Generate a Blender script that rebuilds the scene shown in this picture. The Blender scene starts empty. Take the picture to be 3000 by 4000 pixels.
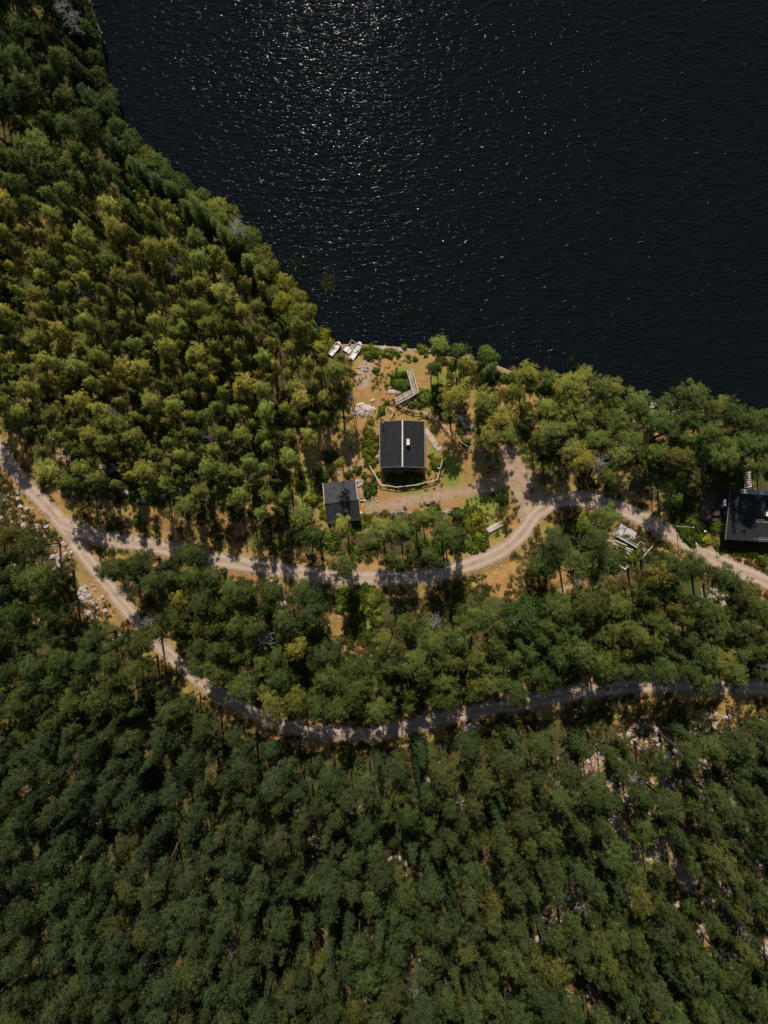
import bpy, math, random
import numpy as np
from mathutils import Vector, Matrix, Euler

random.seed(11); RNG = np.random.default_rng(11)
SC = bpy.context.scene
COL = SC.collection
CAMH = 120.0
K = 85.0/1106.0                      # metres per unit of the plan grid at ground level

def W(vx, vy, z=0.0):                # plan grid -> world point at height z
    f = K*(CAMH-z)/CAMH
    return ((vx-829.5)*f, (1106.0-vy)*f)
def VV(x, y, z=0.0):
    f = K*(CAMH-z)/CAMH
    return (x/f+829.5, 1106.0-y/f)
def Z1(x, y): return (608.3+x*.3, 691.3+y*.3)       # yard sheet
def Z2(x, y): return (1106+x/3, 774+y/3)            # right shore sheet
def Z3(x, y): return (x/3, 553+y/3)
def Z4(x, y): return (x/3, 1106+y/3)
def Z5(x, y): return (553+x/3, 1106+y/3)
def Z6(x, y): return (1106+x/3, 1272+y/3)
def Z7(x, y): return (1106+x/3, 1659+y/3)
def Z8(x, y): return (553+x/3, 1659+y/3)
def Z9(x, y): return (x/3, 1659+y/3)

# ------------------------------------------------------------------ noise
_PERM = np.random.default_rng(5).random((256, 256))
def vnoise(x, y, s):
    x = np.asarray(x, float)/s; y = np.asarray(y, float)/s
    xi = np.floor(x).astype(int); yi = np.floor(y).astype(int)
    fx = x-xi; fy = y-yi; fx = fx*fx*(3-2*fx); fy = fy*fy*(3-2*fy)
    P = _PERM
    a = P[xi % 256, yi % 256]; b = P[(xi+1) % 256, yi % 256]
    c = P[xi % 256, (yi+1) % 256]; d = P[(xi+1) % 256, (yi+1) % 256]
    return (a*(1-fx)+b*fx)*(1-fy)+(c*(1-fx)+d*fx)*fy

def poly_dist(x, y, pts, closed=False):
    x = np.asarray(x, float); y = np.asarray(y, float)
    d = np.full(x.shape, 1e9)
    n = len(pts)
    for i in range(n if closed else n-1):
        ax, ay = pts[i]; bx, by = pts[(i+1) % n]
        ux, uy = bx-ax, by-ay; L = ux*ux+uy*uy+1e-9
        t = np.clip(((x-ax)*ux+(y-ay)*uy)/L, 0, 1)
        d = np.minimum(d, np.hypot(x-ax-t*ux, y-ay-t*uy))
    return d
def inside(x, y, pts):
    x = np.asarray(x, float); y = np.asarray(y, float)
    r = np.zeros(x.shape, bool); n = len(pts)
    for i in range(n):
        ax, ay = pts[i]; bx, by = pts[(i+1) % n]
        if ay == by: continue
        c = ((ay > y) != (by > y)) & (x < (bx-ax)*(y-ay)/(by-ay)+ax)
        r ^= c
    return r
def pin(x, y, pts):
    r = False; n = len(pts)
    for i in range(n):
        ax, ay = pts[i]; bx, by = pts[(i+1) % n]
        if (ay > y) != (by > y) and x < (bx-ax)*(y-ay)/(by-ay)+ax: r = not r
    return r
def smooth(pts, n=6):
    out = []
    P = [pts[0]]+list(pts)+[pts[-1]]
    for i in range(1, len(P)-2):
        p0, p1, p2, p3 = [np.array(q, float) for q in P[i-1:i+3]]
        for j in range(n):
            t = j/n
            out.append(tuple(.5*((2*p1)+(-p0+p2)*t+(2*p0-5*p1+4*p2-p3)*t*t+(-p0+3*p1-3*p2+p3)*t**3)))
    out.append(tuple(pts[-1]))
    return out
def sstep(a, b, x):
    t = np.clip((x-a)/(b-a), 0, 1); return t*t*(3-2*t)

# ------------------------------------------------------------------ layout
SHORE_V = [(60,-900),(120,-300),(178,-40),(214,60),(222,120),(240,200),(268,270),(318,333),(388,392),(432,430),(482,462),(540,515),
           (560,550),(610,597),(645,632),(672,680),(692,712),(706,738),(730,742),(780,742),(850,747),(930,757),(965,768),(1010,775),(1070,785),(1110,802),
           (1170,815),(1250,838),(1330,858),(1370,872),(1420,884),(1500,884),(1560,884),(1620,892),(1700,908),(2100,960),(4000,700),(9000,600)]
SHORE = [W(*p) for p in SHORE_V]
LAKE = SHORE+[W(9000,-9000), W(-200,-9000)]
R_LEFT = smooth([W(*p) for p in [(-200,700),(-60,890),(0,975),(50,1040),(112,1106),(172,1185),(240,1273),(293,1339),(358,1406),(430,1468),(495,1512),(560,1545),(640,1573),
          (720,1584),(800,1585),(880,1571),(960,1551),(1050,1533),(1150,1515),(1250,1497),(1350,1484),(1450,1479),(1550,1480),(1659,1488),(1900,1510)]])
R_MID = smooth([W(*p) for p in [(135,1128),(160,1142),(213,1160),(333,1180),(467,1208),(586,1228),(720,1246),(853,1248),(930,1243),(1000,1224),(1055,1204),(1100,1179),
          (1133,1146),(1157,1112),(1197,1086),(1250,1079),(1310,1090),(1373,1112),(1440,1148),(1523,1195),(1590,1230),(1659,1258),(1900,1370)]])
R_YARD = smooth([W(*p) for p in [(800,1098),(860,1085),(930,1072),(1000,1062),(1060,1050),(1100,1030)]])
R_SPUR = smooth([W(*p) for p in [(1098,975),(1108,1000),(1120,1035),(1133,1075),(1140,1110)]])
ROADS = [(R_LEFT, 2.35), (R_MID, 2.5), (R_YARD, 1.2), (R_SPUR, 2.2)]
YARD_V = [(765,745),(930,760),(945,800),(935,850),(960,900),(1050,960),(1105,1000),(1110,1100),(1060,1160),(980,1180),(900,1110),(790,1120),(690,1130),(700,960),(760,900)]
YARD = [W(*p) for p in YARD_V]
rq = random.Random(21); GAPS = []
for _ in range(44):
    g_ = (rq.uniform(1180, 1650), rq.uniform(1640, 2190), rq.uniform(12, 22)); GAPS.append(g_)
for _ in range(14):
    g_ = (rq.uniform(20, 1150), rq.uniform(1680, 2190), rq.uniform(9, 16)); GAPS.append(g_)
HOUSE_C = [(W(868.8,960), 7.5), (W(738.8,1083), 6.0), (W(1650,1115), 9.5)]

def height(x, y):
    x = np.asarray(x, float); y = np.asarray(y, float)
    sd = poly_dist(x, y, SHORE)
    lk = inside(x, y, LAKE)
    s = np.where(lk, -sd, sd)
    z = np.where(s > 0, -0.55+0.55*(1-np.exp(-s/2.2)), -0.55-np.minimum(-s*.22, 5))
    b = (vnoise(x+300, y+300, 14)-.5)*1.1+(vnoise(x+300, y+300, 4.3)-.5)*.5+(vnoise(x+50, y+90, 1.7)-.5)*.22
    damp = sstep(0, 6, s)
    for r, w in ROADS:
        d = poly_dist(x, y, r)
        damp = damp*sstep(w/2+.6, w/2+4.5, d)
        if r is R_LEFT or r is R_MID:
            z = z-0.32*np.exp(-((d-(w/2+1.2))/.55)**2)*sstep(4, 7, s)
    for (c, rr) in HOUSE_C:
        damp = damp*sstep(rr-1.5, rr+4, np.hypot(x-c[0], y-c[1]))
    dy = np.where(inside(x, y, YARD), .35, 1.0)
    far = 1+np.clip(np.hypot(x, y)-160, 0, 900)*.02
    zz = z+b*damp*dy*np.minimum(far, 6)
    return np.where(s > 0, np.maximum(zz, -.55+.3*sstep(0, 3, s)), zz)
def H1(x, y): return float(height(np.array([x]), np.array([y]))[0])

# ------------------------------------------------------------------ materials
def mat(name):
    m = bpy.data.materials.new(name); m.use_nodes = True
    nt = m.node_tree; nt.nodes.clear()
    out = nt.nodes.new('ShaderNodeOutputMaterial'); bs = nt.nodes.new('ShaderNodeBsdfPrincipled')
    nt.links.new(bs.outputs[0], out.inputs[0])
    return m, nt, bs, out
def N(nt, t, **kw):
    n = nt.nodes.new(t)
    for k, v in kw.items(): setattr(n, k, v)
    return n
def noise(nt, scale, detail=4, rough=.55, vec=None):
    n = N(nt, 'ShaderNodeTexNoise'); n.inputs['Scale'].default_value = scale
    n.inputs['Detail'].default_value = detail; n.inputs['Roughness'].default_value = rough
    if vec is not None: nt.links.new(vec, n.inputs['Vector'])
    return n.outputs['Fac']
def mixc(nt, fac, a, b, blend='MIX'):
    n = N(nt, 'ShaderNodeMix', data_type='RGBA', blend_type=blend)
    for sock, v in ((n.inputs[0], fac), (n.inputs[6], a), (n.inputs[7], b)):
        if isinstance(v, (int, float)): sock.default_value = v
        elif isinstance(v, tuple): sock.default_value = (*v, 1) if len(v) == 3 else v
        else: nt.links.new(v, sock)
    return n.outputs[2]
def ramp(nt, fac, a, b):
    n = N(nt, 'ShaderNodeMapRange', interpolation_type='SMOOTHSTEP')
    nt.links.new(fac, n.inputs[0]); n.inputs[1].default_value = a; n.inputs[2].default_value = b
    return n.outputs[0]
def math_(nt, op, a, b=0.0):
    n = N(nt, 'ShaderNodeMath', operation=op)
    for i, v in enumerate((a, b)):
        if isinstance(v, (int, float)): n.inputs[i].default_value = v
        else: nt.links.new(v, n.inputs[i])
    return n.outputs[0]
def bump(nt, bs, h, strength, dist):
    b = N(nt, 'ShaderNodeBump'); b.inputs['Strength'].default_value = strength; b.inputs['Distance'].default_value = dist
    nt.links.new(h, b.inputs['Height']); nt.links.new(b.outputs[0], bs.inputs['Normal'])
def pos(nt): return N(nt, 'ShaderNodeNewGeometry').outputs['Position']
def objc(nt): return N(nt, 'ShaderNodeTexCoord').outputs['Object']

def simple(name, a, b, scale=3, rough=.8, bs_=.3, bd=.02, metal=0, spec=None, world=False):
    m, nt, bs, o = mat(name)
    v = pos(nt) if world else objc(nt)
    f = noise(nt, scale, 5, .65, v); g = noise(nt, scale*.17, 3, .5, v)
    c = mixc(nt, ramp(nt, f, .35, .65), a, b)
    c = mixc(nt, ramp(nt, g, .35, .7), c, mixc(nt, .55, a, (a[0]*.7, a[1]*.7, a[2]*.7)))
    nt.links.new(c, bs.inputs['Base Color']); bs.inputs['Roughness'].default_value = rough
    bs.inputs['Metallic'].default_value = metal
    if spec is not None: bs.inputs['Specular IOR Level'].default_value = spec
    bump(nt, bs, f, bs_, bd)
    return m

def leaf_mat(name, hi, lo, yellow, trans=.25):
    m, nt, bs, out = mat(name)
    at = N(nt, 'ShaderNodeAttribute', attribute_type='GEOMETRY', attribute_name='tint')
    sep = N(nt, 'ShaderNodeSeparateColor'); nt.links.new(at.outputs['Color'], sep.inputs[0])
    ins = N(nt, 'ShaderNodeAttribute', attribute_type='INSTANCER', attribute_name='color')
    si = N(nt, 'ShaderNodeSeparateColor'); nt.links.new(ins.outputs['Color'], si.inputs[0])
    c = mixc(nt, sep.outputs[0], lo, hi)                       # tuft to tuft
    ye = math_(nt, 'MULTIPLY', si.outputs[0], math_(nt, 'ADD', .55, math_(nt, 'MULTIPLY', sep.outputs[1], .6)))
    c = mixc(nt, ye, c, yellow)                                # yellow share of each tree
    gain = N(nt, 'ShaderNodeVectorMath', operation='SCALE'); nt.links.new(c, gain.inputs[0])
    nt.links.new(si.outputs[1], gain.inputs['Scale'])  # gain dims whole crowns, painted corner darkening included
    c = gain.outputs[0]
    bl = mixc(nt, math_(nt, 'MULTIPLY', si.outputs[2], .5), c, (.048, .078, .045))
    nt.links.new(bl, bs.inputs['Base Color']); bs.inputs['Roughness'].default_value = .62
    bs.inputs['Specular IOR Level'].default_value = .08
    tr = N(nt, 'ShaderNodeBsdfTranslucent'); nt.links.new(bl, tr.inputs['Color'])
    ms = N(nt, 'ShaderNodeMixShader'); ms.inputs[0].default_value = trans
    nt.links.new(bs.outputs[0], ms.inputs[1]); nt.links.new(tr.outputs[0], ms.inputs[2])
    nt.links.new(ms.outputs[0], out.inputs[0])
    return m

M = {}
M['pine'] = leaf_mat('pine_needles', (.148,.228,.044), (.042,.078,.020), (.30,.245,.042), .24)
M['spruce'] = leaf_mat('spruce_needles', (.085,.145,.038), (.028,.058,.020), (.16,.18,.03), .18)
M['leaf'] = leaf_mat('broad_leaves', (.12,.215,.04), (.045,.10,.02), (.32,.29,.03), .3)
M['under'] = leaf_mat('undergrowth_leaves', (.13,.17,.04), (.06,.09,.02), (.33,.21,.07), .3)
M['reed'] = leaf_mat('reed_blades', (.13,.17,.04), (.06,.10,.03), (.2,.2,.05), .3)
M['bark'] = simple('pine_bark', (.055,.042,.033), (.11,.085,.065), 6, .9, .6, .03)
M['dead'] = simple('weathered_dead_wood', (.22,.20,.185), (.32,.295,.27), 8, .9, .3, .01)
M['log'] = simple('fallen_grey_log', (.22,.19,.16), (.34,.30,.26), 6, .9, .3, .01)
M['stone'] = simple('granite', (.34,.29,.26), (.46,.40,.36), 4, .85, .7, .04)
M['roof'] = simple('black_roofing_felt', (.008,.010,.012), (.014,.016,.019), 9, .85, .4, .01)
M['roofgrey'] = simple('grey_roofing_felt', (.026,.030,.036), (.038,.043,.05), 9, .85, .4, .01)
M['wall'] = simple('dark_stained_boards', (.05,.022,.014), (.08,.035,.02), 5, .8, .3, .01)
M['blackwall'] = simple('black_stained_boards', (.02,.018,.017), (.03,.027,.025), 5, .8, .3, .01)
M['pale'] = simple('pale_painted_metal', (.62,.55,.50), (.72,.66,.60), 4, .55, .1, .005)
M['greytrim'] = simple('grey_metal_flashing', (.17,.18,.19), (.24,.25,.26), 5, .5, .1, .005)
M['white'] = simple('white_gelcoat', (.70,.66,.66), (.80,.77,.77), 2, .35, .05, .003)
M['wood'] = simple('weathered_grey_planks', (.30,.26,.22), (.44,.39,.34), 7, .85, .3, .01)
M['palewood'] = simple('sun_bleached_rail', (.50,.43,.37), (.62,.55,.48), 7, .8, .3, .01)
M['darkwood'] = simple('dark_deck_boards', (.075,.05,.04), (.12,.085,.065), 7, .8, .3, .01)
M['slab'] = simple('pinkish_concrete_slab', (.42,.32,.27), (.52,.41,.35), 5, .9, .3, .01)
M['sheet'] = simple('galvanised_sheet', (.42,.41,.41), (.54,.53,.53), 2, .5, .15, .01)
M['rust'] = simple('rusty_iron', (.28,.09,.035), (.38,.15,.06), 7, .8, .3, .01)
M['black'] = simple('black_rubber', (.015,.015,.016), (.03,.03,.03), 5, .5, .1, .005)
M['orange'] = simple('orange_paint', (.50,.20,.04), (.60,.27,.06), 5, .5, .1, .005)
M['glass'] = simple('window_glass', (.02,.025,.03), (.03,.035,.04), 1, .08, 0, .001)
M['brick'] = simple('grey_chimney_render', (.4,.37,.34), (.5,.46,.43), 8, .9, .4, .01)
M['birchbark'] = simple('birch_bark', (.30,.28,.26), (.45,.43,.40), 9, .8, .3, .01)
M['interior'] = simple('boat_inside', (.62,.58,.57), (.70,.66,.65), 4, .6, .1, .005)

# ground
m, nt, bs, out = mat('forest_ground'); M['ground'] = m
P = pos(nt)
at = N(nt, 'ShaderNodeAttribute', attribute_type='GEOMETRY', attribute_name='zone')
sp = N(nt, 'ShaderNodeSeparateColor'); nt.links.new(at.outputs['Color'], sp.inputs[0])
n1 = noise(nt, .9, 6, .65, P); n2 = noise(nt, 4.5, 5, .7, P); n3 = noise(nt, .22, 4, .6, P); n4 = noise(nt, 14, 3, .6, P)
floor_ = mixc(nt, ramp(nt, n1, .38, .62), (.055,.050,.022), (.115,.082,.035))
floor_ = mixc(nt, ramp(nt, n3, .42, .6), floor_, (.060,.075,.020))
floor_ = mixc(nt, ramp(nt, n2, .56, .7), floor_, (.19,.12,.055))
dry = mixc(nt, ramp(nt, n1, .35, .62), (.31,.17,.062), (.43,.235,.10))
dry = mixc(nt, ramp(nt, n2, .48, .68), dry, (.27,.22,.06))
dry = mixc(nt, math_(nt, 'MULTIPLY', ramp(nt, n4, .5, .72), .55), dry, (.14,.10,.045))
dry = mixc(nt, math_(nt, 'MULTIPLY', ramp(nt, n3, .42, .6), .8), dry, (.26,.21,.06))
green = mixc(nt, ramp(nt, math_(nt, 'ADD', math_(nt, 'MULTIPLY', n2, .6), math_(nt, 'MULTIPLY', n4, .4)), .38, .62), (.12,.165,.03), (.27,.26,.055))
grav = mixc(nt, ramp(nt, n4, .3, .7), (.35,.245,.165), (.47,.34,.24))
grav = mixc(nt, ramp(nt, n1, .4, .65), grav, (.30,.21,.14))
def chan(ch, w=.35):
    return ramp(nt, math_(nt, 'ADD', ch, math_(nt, 'MULTIPLY', math_(nt, 'SUBTRACT', math_(nt, 'ADD', math_(nt,'MULTIPLY',n1,.6), math_(nt,'MULTIPLY',n2,.4)), .5), 1.5)), .5-w*.5, .5+w*.5)
c = mixc(nt, chan(sp.outputs[2]), floor_, dry)
c = mixc(nt, chan(sp.outputs[1]), c, green)
c = mixc(nt, chan(sp.outputs[0]), c, grav)
nt.links.new(c, bs.inputs['Base Color']); bs.inputs['Roughness'].default_value = .95; bs.inputs['Specular IOR Level'].default_value = .1
hh = math_(nt, 'ADD', math_(nt, 'MULTIPLY', n2, .7), math_(nt, 'MULTIPLY', n4, .35))
bump(nt, bs, hh, .9, .16)

# gravel road: UV.x across
m, nt, bs, out = mat('pink_gravel'); M['gravel'] = m
P = pos(nt)
uv = N(nt, 'ShaderNodeAttribute', attribute_type='GEOMETRY', attribute_name='across')
g1 = noise(nt, 9, 4, .7, P); g2 = noise(nt, .7, 5, .6, P); g3 = noise(nt, 2.4, 5, .6, P)
c = mixc(nt, ramp(nt, g1, .3, .7), (.31,.235,.175), (.43,.33,.245))
c = mixc(nt, ramp(nt, g2, .45, .7), c, (.28,.20,.145))
tr = math_(nt, 'SUBTRACT', math_(nt, 'ABSOLUTE', uv.outputs['Fac']), .48)       # wheel tracks
tr = math_(nt, 'ABSOLUTE', math_(nt, 'ADD', tr, math_(nt, 'MULTIPLY', math_(nt, 'SUBTRACT', g2, .5), .25)))
c = mixc(nt, math_(nt, 'MULTIPLY', math_(nt, 'SUBTRACT', 1.0, ramp(nt, tr, .05, .28)), .55), c, (.51,.405,.315))
edge = math_(nt, 'ADD', math_(nt, 'ABSOLUTE', uv.outputs['Fac']), math_(nt, 'MULTIPLY', math_(nt, 'SUBTRACT', g3, .5), .9))
c = mixc(nt, ramp(nt, edge, .85, 1.1), c, (.21,.14,.07))
cen = math_(nt, 'ADD', math_(nt, 'ABSOLUTE', uv.outputs['Fac']), math_(nt, 'MULTIPLY', math_(nt, 'SUBTRACT', g3, .35), 1.1))
c = mixc(nt, math_(nt, 'MULTIPLY', math_(nt, 'SUBTRACT', 1.0, ramp(nt, cen, .0, .14)), .5), c, (.22,.17,.09))
nt.links.new(c, bs.inputs['Base Color']); bs.inputs['Roughness'].default_value = .95
bump(nt, bs, g1, .6, .05)

# water
m, nt, bs, out = mat('dark_lake_water'); M['water'] = m
P = pos(nt)
def wave(sx, sy, rot, dist, detail, scale):
    mp = N(nt, 'ShaderNodeMapping'); nt.links.new(P, mp.inputs[0])
    mp.inputs['Rotation'].default_value = (0, 0, rot); mp.inputs['Scale'].default_value = (sx, sy, 1)
    n = N(nt, 'ShaderNodeTexNoise'); n.inputs['Scale'].default_value = scale; n.inputs['Detail'].default_value = detail
    n.inputs['Roughness'].default_value = .5; n.inputs['Distortion'].default_value = dist
    nt.links.new(mp.outputs[0], n.inputs['Vector']); return n.outputs['Fac']
w1 = wave(.38, 1, .12, .7, 1, 1.45); w2 = wave(.45, 1, -.18, .4, 1, 3.2); w3 = wave(.6, 1, .3, .5, 3, .045)
w4 = wave(.4, 1, .25, .2, 1, .3)
crest = math_(nt, 'POWER', ramp(nt, w1, .3, .78), 1.9)
amp = math_(nt, 'ADD', .45, math_(nt, 'MULTIPLY', w3, 1.1))
hgt = math_(nt, 'MULTIPLY', math_(nt, 'ADD', math_(nt, 'ADD', crest, math_(nt, 'MULTIPLY', w2, .30)), math_(nt, 'MULTIPLY', w4, .5)), amp)
bs.inputs['Base Color'].default_value = (.0040,.0062,.0080,1); bs.inputs['Roughness'].default_value = .075
bs.inputs['IOR'].default_value = 1.33; bs.inputs['Specular IOR Level'].default_value = .017
bump(nt, bs, hgt, 1.0, .135)

# ------------------------------------------------------------------ mesh helpers
class MB:
    def __init__(s): s.v = []; s.f = []; s.m = []; s.mats = []
    def mi(s, m):
        if m not in s.mats: s.mats.append(m)
        return s.mats.index(m)
    def add(s, vs, fs, m):
        o = len(s.v); k = s.mi(m)
        s.v += [tuple(p) for p in vs]; s.f += [tuple(i+o for i in f) for f in fs]; s.m += [k]*len(fs)
        return s
    def box(s, c, d, m, rz=0, rot=None):
        R = rot or Matrix.Rotation(rz, 3, 'Z')
        vs = [Vector(c)+R @ Vector((sx*d[0]/2, sy*d[1]/2, sz*d[2]/2)) for sz in (-1, 1) for sx, sy in ((-1,-1),(1,-1),(1,1),(-1,1))]
        return s.add(vs, [(3,2,1,0),(4,5,6,7),(0,1,5,4),(1,2,6,5),(2,3,7,6),(3,0,4,7)], m)
    def bar(s, a, b, w, h, m):
        a = Vector(a); b = Vector(b); d = b-a; L = d.length
        q = d.to_track_quat('X', 'Z').to_matrix()
        return s.box((a+b)/2, (L, w, h), m, rot=q)
    def tube(s, pts, rad, m, n=7, cap=True):
        pts = [Vector(p) for p in pts]
        if not hasattr(rad, '__len__'): rad = [rad]*len(pts)
        vs = []; fs = []
        for i, p in enumerate(pts):
            t = (pts[min(i+1, len(pts)-1)]-pts[max(i-1, 0)]).normalized()
            u = t.orthogonal().normalized() if i == 0 else (u-t*u.dot(t)).normalized()
            w = t.cross(u)
            for k in range(n):
                a = 2*math.pi*k/n
                vs.append(p+(u*math.cos(a)+w*math.sin(a))*rad[i])
        for i in range(len(pts)-1):
            for k in range(n):
                fs.append((i*n+k, i*n+(k+1) % n, (i+1)*n+(k+1) % n, (i+1)*n+k))
        if cap:
            fs.append(tuple(range(n))[::-1]); fs.append(tuple((len(pts)-1)*n+k for k in range(n)))
        return s.add(vs, fs, m)
    def cyl(s, c, r, h, m, n=20, r2=None):
        return s.tube([c, (c[0], c[1], c[2]+h)], [r, r if r2 is None else r2], m, n)
    def mesh(s, name, smooth=False):
        me = bpy.data.meshes.new(name); me.from_pydata(s.v, [], s.f); me.update()
        for mt in s.mats: me.materials.append(mt)
        me.polygons.foreach_set('material_index', s.m)
        if smooth: me.polygons.foreach_set('use_smooth', [True]*len(me.polygons))
        return me
    def build(s, name, parent=None, smooth=False, loc=None):
        o = bpy.data.objects.new(name, s.mesh(name, smooth)); COL.objects.link(o)
        if parent: o.parent = parent
        if loc: o.location = loc
        return o

USED = {}
def tag(o, label=None, cat=None, group=None, kind=None):
    if label: o['label'] = label
    if cat: o['category'] = cat
    if group: o['group'] = group
    if kind: o['kind'] = kind
    return o
def empty(name, loc=(0,0,0), rz=0, **kw):
    o = bpy.data.objects.new(name, None); COL.objects.link(o); o.empty_display_size = .3
    o.location = loc; o.rotation_euler = (0, 0, rz)
    return tag(o, **kw)

# ------------------------------------------------------------------ camera, sun, sky
cam = bpy.data.objects.new('camera', bpy.data.cameras.new('camera')); COL.objects.link(cam)
cam.location = (0, 0, CAMH); cam.rotation_euler = (0, 0, 0)
cam.data.sensor_fit = 'VERTICAL'; cam.data.angle = 2*math.atan(85/120)
cam.data.sensor_fit = 'VERTICAL'; cam.data.sensor_height = 24; cam.data.lens = 12/(85/120)
cam.data.clip_end = 9000; cam.data.clip_start = .5
SC.camera = cam
ELEV = math.radians(48.5)
hx, hy = -.10, 1.0; L = math.hypot(hx, hy); hx /= L; hy /= L
sdir = Vector((hx*math.cos(ELEV), hy*math.cos(ELEV), math.sin(ELEV)))
sun = bpy.data.objects.new('sun', bpy.data.lights.new('sun', 'SUN')); COL.objects.link(sun)
sun.data.energy = 4.9; sun.data.angle = math.radians(.5); sun.data.color = (1, .90, .79)
sun.rotation_euler = sdir.to_track_quat('Z', 'Y').to_euler(); sun.location = (0, 60, 200)
w = bpy.data.worlds.new('World'); SC.world = w; w.use_nodes = True
wn = w.node_tree; bg = wn.nodes['Background']
sky = wn.nodes.new('ShaderNodeTexSky'); sky.sky_type = 'NISHITA'; sky.sun_disc = False
sky.sun_elevation = ELEV; sky.sun_rotation = math.atan2(hx, hy)
wn.links.new(sky.outputs[0], bg.inputs[0]); bg.inputs[1].default_value = .07
SC.view_settings.view_transform = 'Standard'; SC.view_settings.look = 'None'
SC.view_settings.exposure = 0.0; SC.view_settings.gamma = 1

# ------------------------------------------------------------------ ground
def axis(a, b, step, far):
    core = list(np.arange(a, b+.01, step)); out = []; d = step; x = a
    while x > -far: d *= 1.35; x -= d; out.append(x)
    lo = out[::-1]; out = []; d = step; x = b
    while x < far: d *= 1.35; x += d; out.append(x)
    return np.array(lo+core+out)
gx = axis(-76, 76, .55, 2500); gy = axis(-96, 96, .55, 2500)
X, Y = np.meshgrid(gx, gy, indexing='ij')
Zg = height(X.ravel(), Y.ravel()).reshape(X.shape)
nx, ny = X.shape
me = bpy.data.meshes.new('ground')
co = np.stack([X.ravel(), Y.ravel(), Zg.ravel()], 1)
idx = np.arange(nx*ny).reshape(nx, ny)
q = np.stack([idx[:-1,:-1].ravel(), idx[1:,:-1].ravel(), idx[1:,1:].ravel(), idx[:-1,1:].ravel()], 1)
me.vertices.add(len(co)); me.vertices.foreach_set('co', co.ravel())
me.loops.add(q.size); me.loops.foreach_set('vertex_index', q.ravel())
me.polygons.add(len(q)); me.polygons.foreach_set('loop_start', np.arange(0, q.size, 4)); me.polygons.foreach_set('loop_total', np.full(len(q), 4))
me.polygons.foreach_set('use_smooth', np.ones(len(q), bool)); me.update(calc_edges=True)
xf, yf = X.ravel(), Y.ravel()
vx = xf/K+829.5; vy = 1106-yf/K
def blob(px, py, rx, ry, rot=0, soft=.5):
    a = math.radians(rot); dx = vx-px; dy = vy-py
    u = (dx*math.cos(a)+dy*math.sin(a))/rx; v = (-dx*math.sin(a)+dy*math.cos(a))/ry
    return 1-sstep(1-soft, 1+soft, np.hypot(u, v))
grav = np.zeros(len(xf)); grn = np.zeros(len(xf)); dry = np.zeros(len(xf))
for r, wd in ROADS:
    d = poly_dist(xf, yf, r)
    grav = np.maximum(grav, (1-sstep(wd/2-.3, wd/2+1.0, d))*.8)
    if r is R_SPUR: grav = np.maximum(grav, (1-sstep(1.0, 2.0, d))*.95)
    if r is R_YARD: grav = np.maximum(grav, (1-sstep(.6, 2.6, d))*.62)
    dry = np.maximum(dry, (1-sstep(wd/2+1, wd/2+4, d))*.72)
yd = np.where(inside(xf, yf, YARD), 1, 0)*1.0
yd = np.maximum(yd, 1-sstep(0, 3.5, poly_dist(xf, yf, YARD, True)))
dry = np.maximum(dry, yd*.85)
for a in [(1180,1240,80,35,-15),(1250,1290,40,60),(1090,1260,90,35,10),(1070,1230,60,25,-20),(760,1330,60,110),(745,1450,40,90),(330,1120,230,25,8),(80,1090,60,70,45),(190,1280,50,80,-35),
          (1380,1560,60,50),(1440,1640,50,60),(1550,1540,70,40),(1640,1520,60,40),(1340,1780,25,30),(1490,1915,30,35),(1530,2045,30,30),(660,1030,60,60),(700,950,70,60),(480,1130,80,30),(1100,860,90,50),
          (1000,860,40,70),(1020,1050,70,60),(960,820,60,60),(1130,960,60,60),(1450,930,60,25),(1300,1000,100,50),(1040,1010,50,50),(20,950,60,40),(120,1000,40,40),(100,860,60,60),(250,830,50,40),(770,650,30,30),(560,1090,60,50)]:
    dry = np.maximum(dry, blob(*a)*.8)
for a_, b_, c_ in GAPS:
    if a_ > 1180: dry = np.maximum(dry, blob(a_, b_, c_*1.3, c_*1.5)*.8)
# pine forest floor shows moss and litter
dry = np.maximum(dry, .46*vnoise(xf+77, yf+31, 7))
for a in [(975,1015,25,45),(1050,1085,50,30),(905,1062,50,10),(1070,1140,22,30),(1130,905,20,50),(1000,800,30,30),(1170,1000,60,12),(800,960,13,55),(940,985,12,28),(868,1035,50,14),(1065,1090,35,45),(1060,1060,40,14),(790,1320,32,70),(745,1290,30,30),(1020,1150,30,45,-30),(1470,1130,25,60,-30),(1130,985,20,30),(870,815,30,25),
          (950,840,25,50),(1440,1060,20,30),(1455,1150,22,40,-40),(1490,1170,25,35),(850,750,60,14),(760,1130,60,25),(790,775,12,14),(660,1060,20,60),(300,1130,10,20),(1010,1110,30,20),(1180,980,30,15),(1310,1190,20,30)]:
    grn = np.maximum(grn, blob(*a)*.82)
for a in [(1148,1085,30,45),(1135,1050,18,50),(783,815,20,32),(795,790,22,20),(790,885,30,12),(880,870,22,6),(785,1000,12,18,20),(757,1000,10,30),(790,1055,22,16),(850,1110,45,8),(1010,930,14,25),(1120,1050,18,60),(1235,1265,40,8,-20),(1480,930,28,5),(1390,1165,22,22),(1330,1170,20,25),(820,748,60,4)]:
    grav = np.maximum(grav, blob(*a)*.85)
sh = poly_dist(xf, yf, SHORE)
grav = np.maximum(grav, (1-sstep(.3, 1.8, sh))*.6*(vx > 690))
grav = grav*(1-.3*vnoise(xf, yf, 3)); 
ca = me.color_attributes.new('zone', 'FLOAT_COLOR', 'POINT')
ca.data.foreach_set('color', np.stack([grav, grn, dry, np.ones(len(xf))], 1).ravel())
me.materials.append(M['ground'])
GRD = np.full(X.shape, 1e9)
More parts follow.
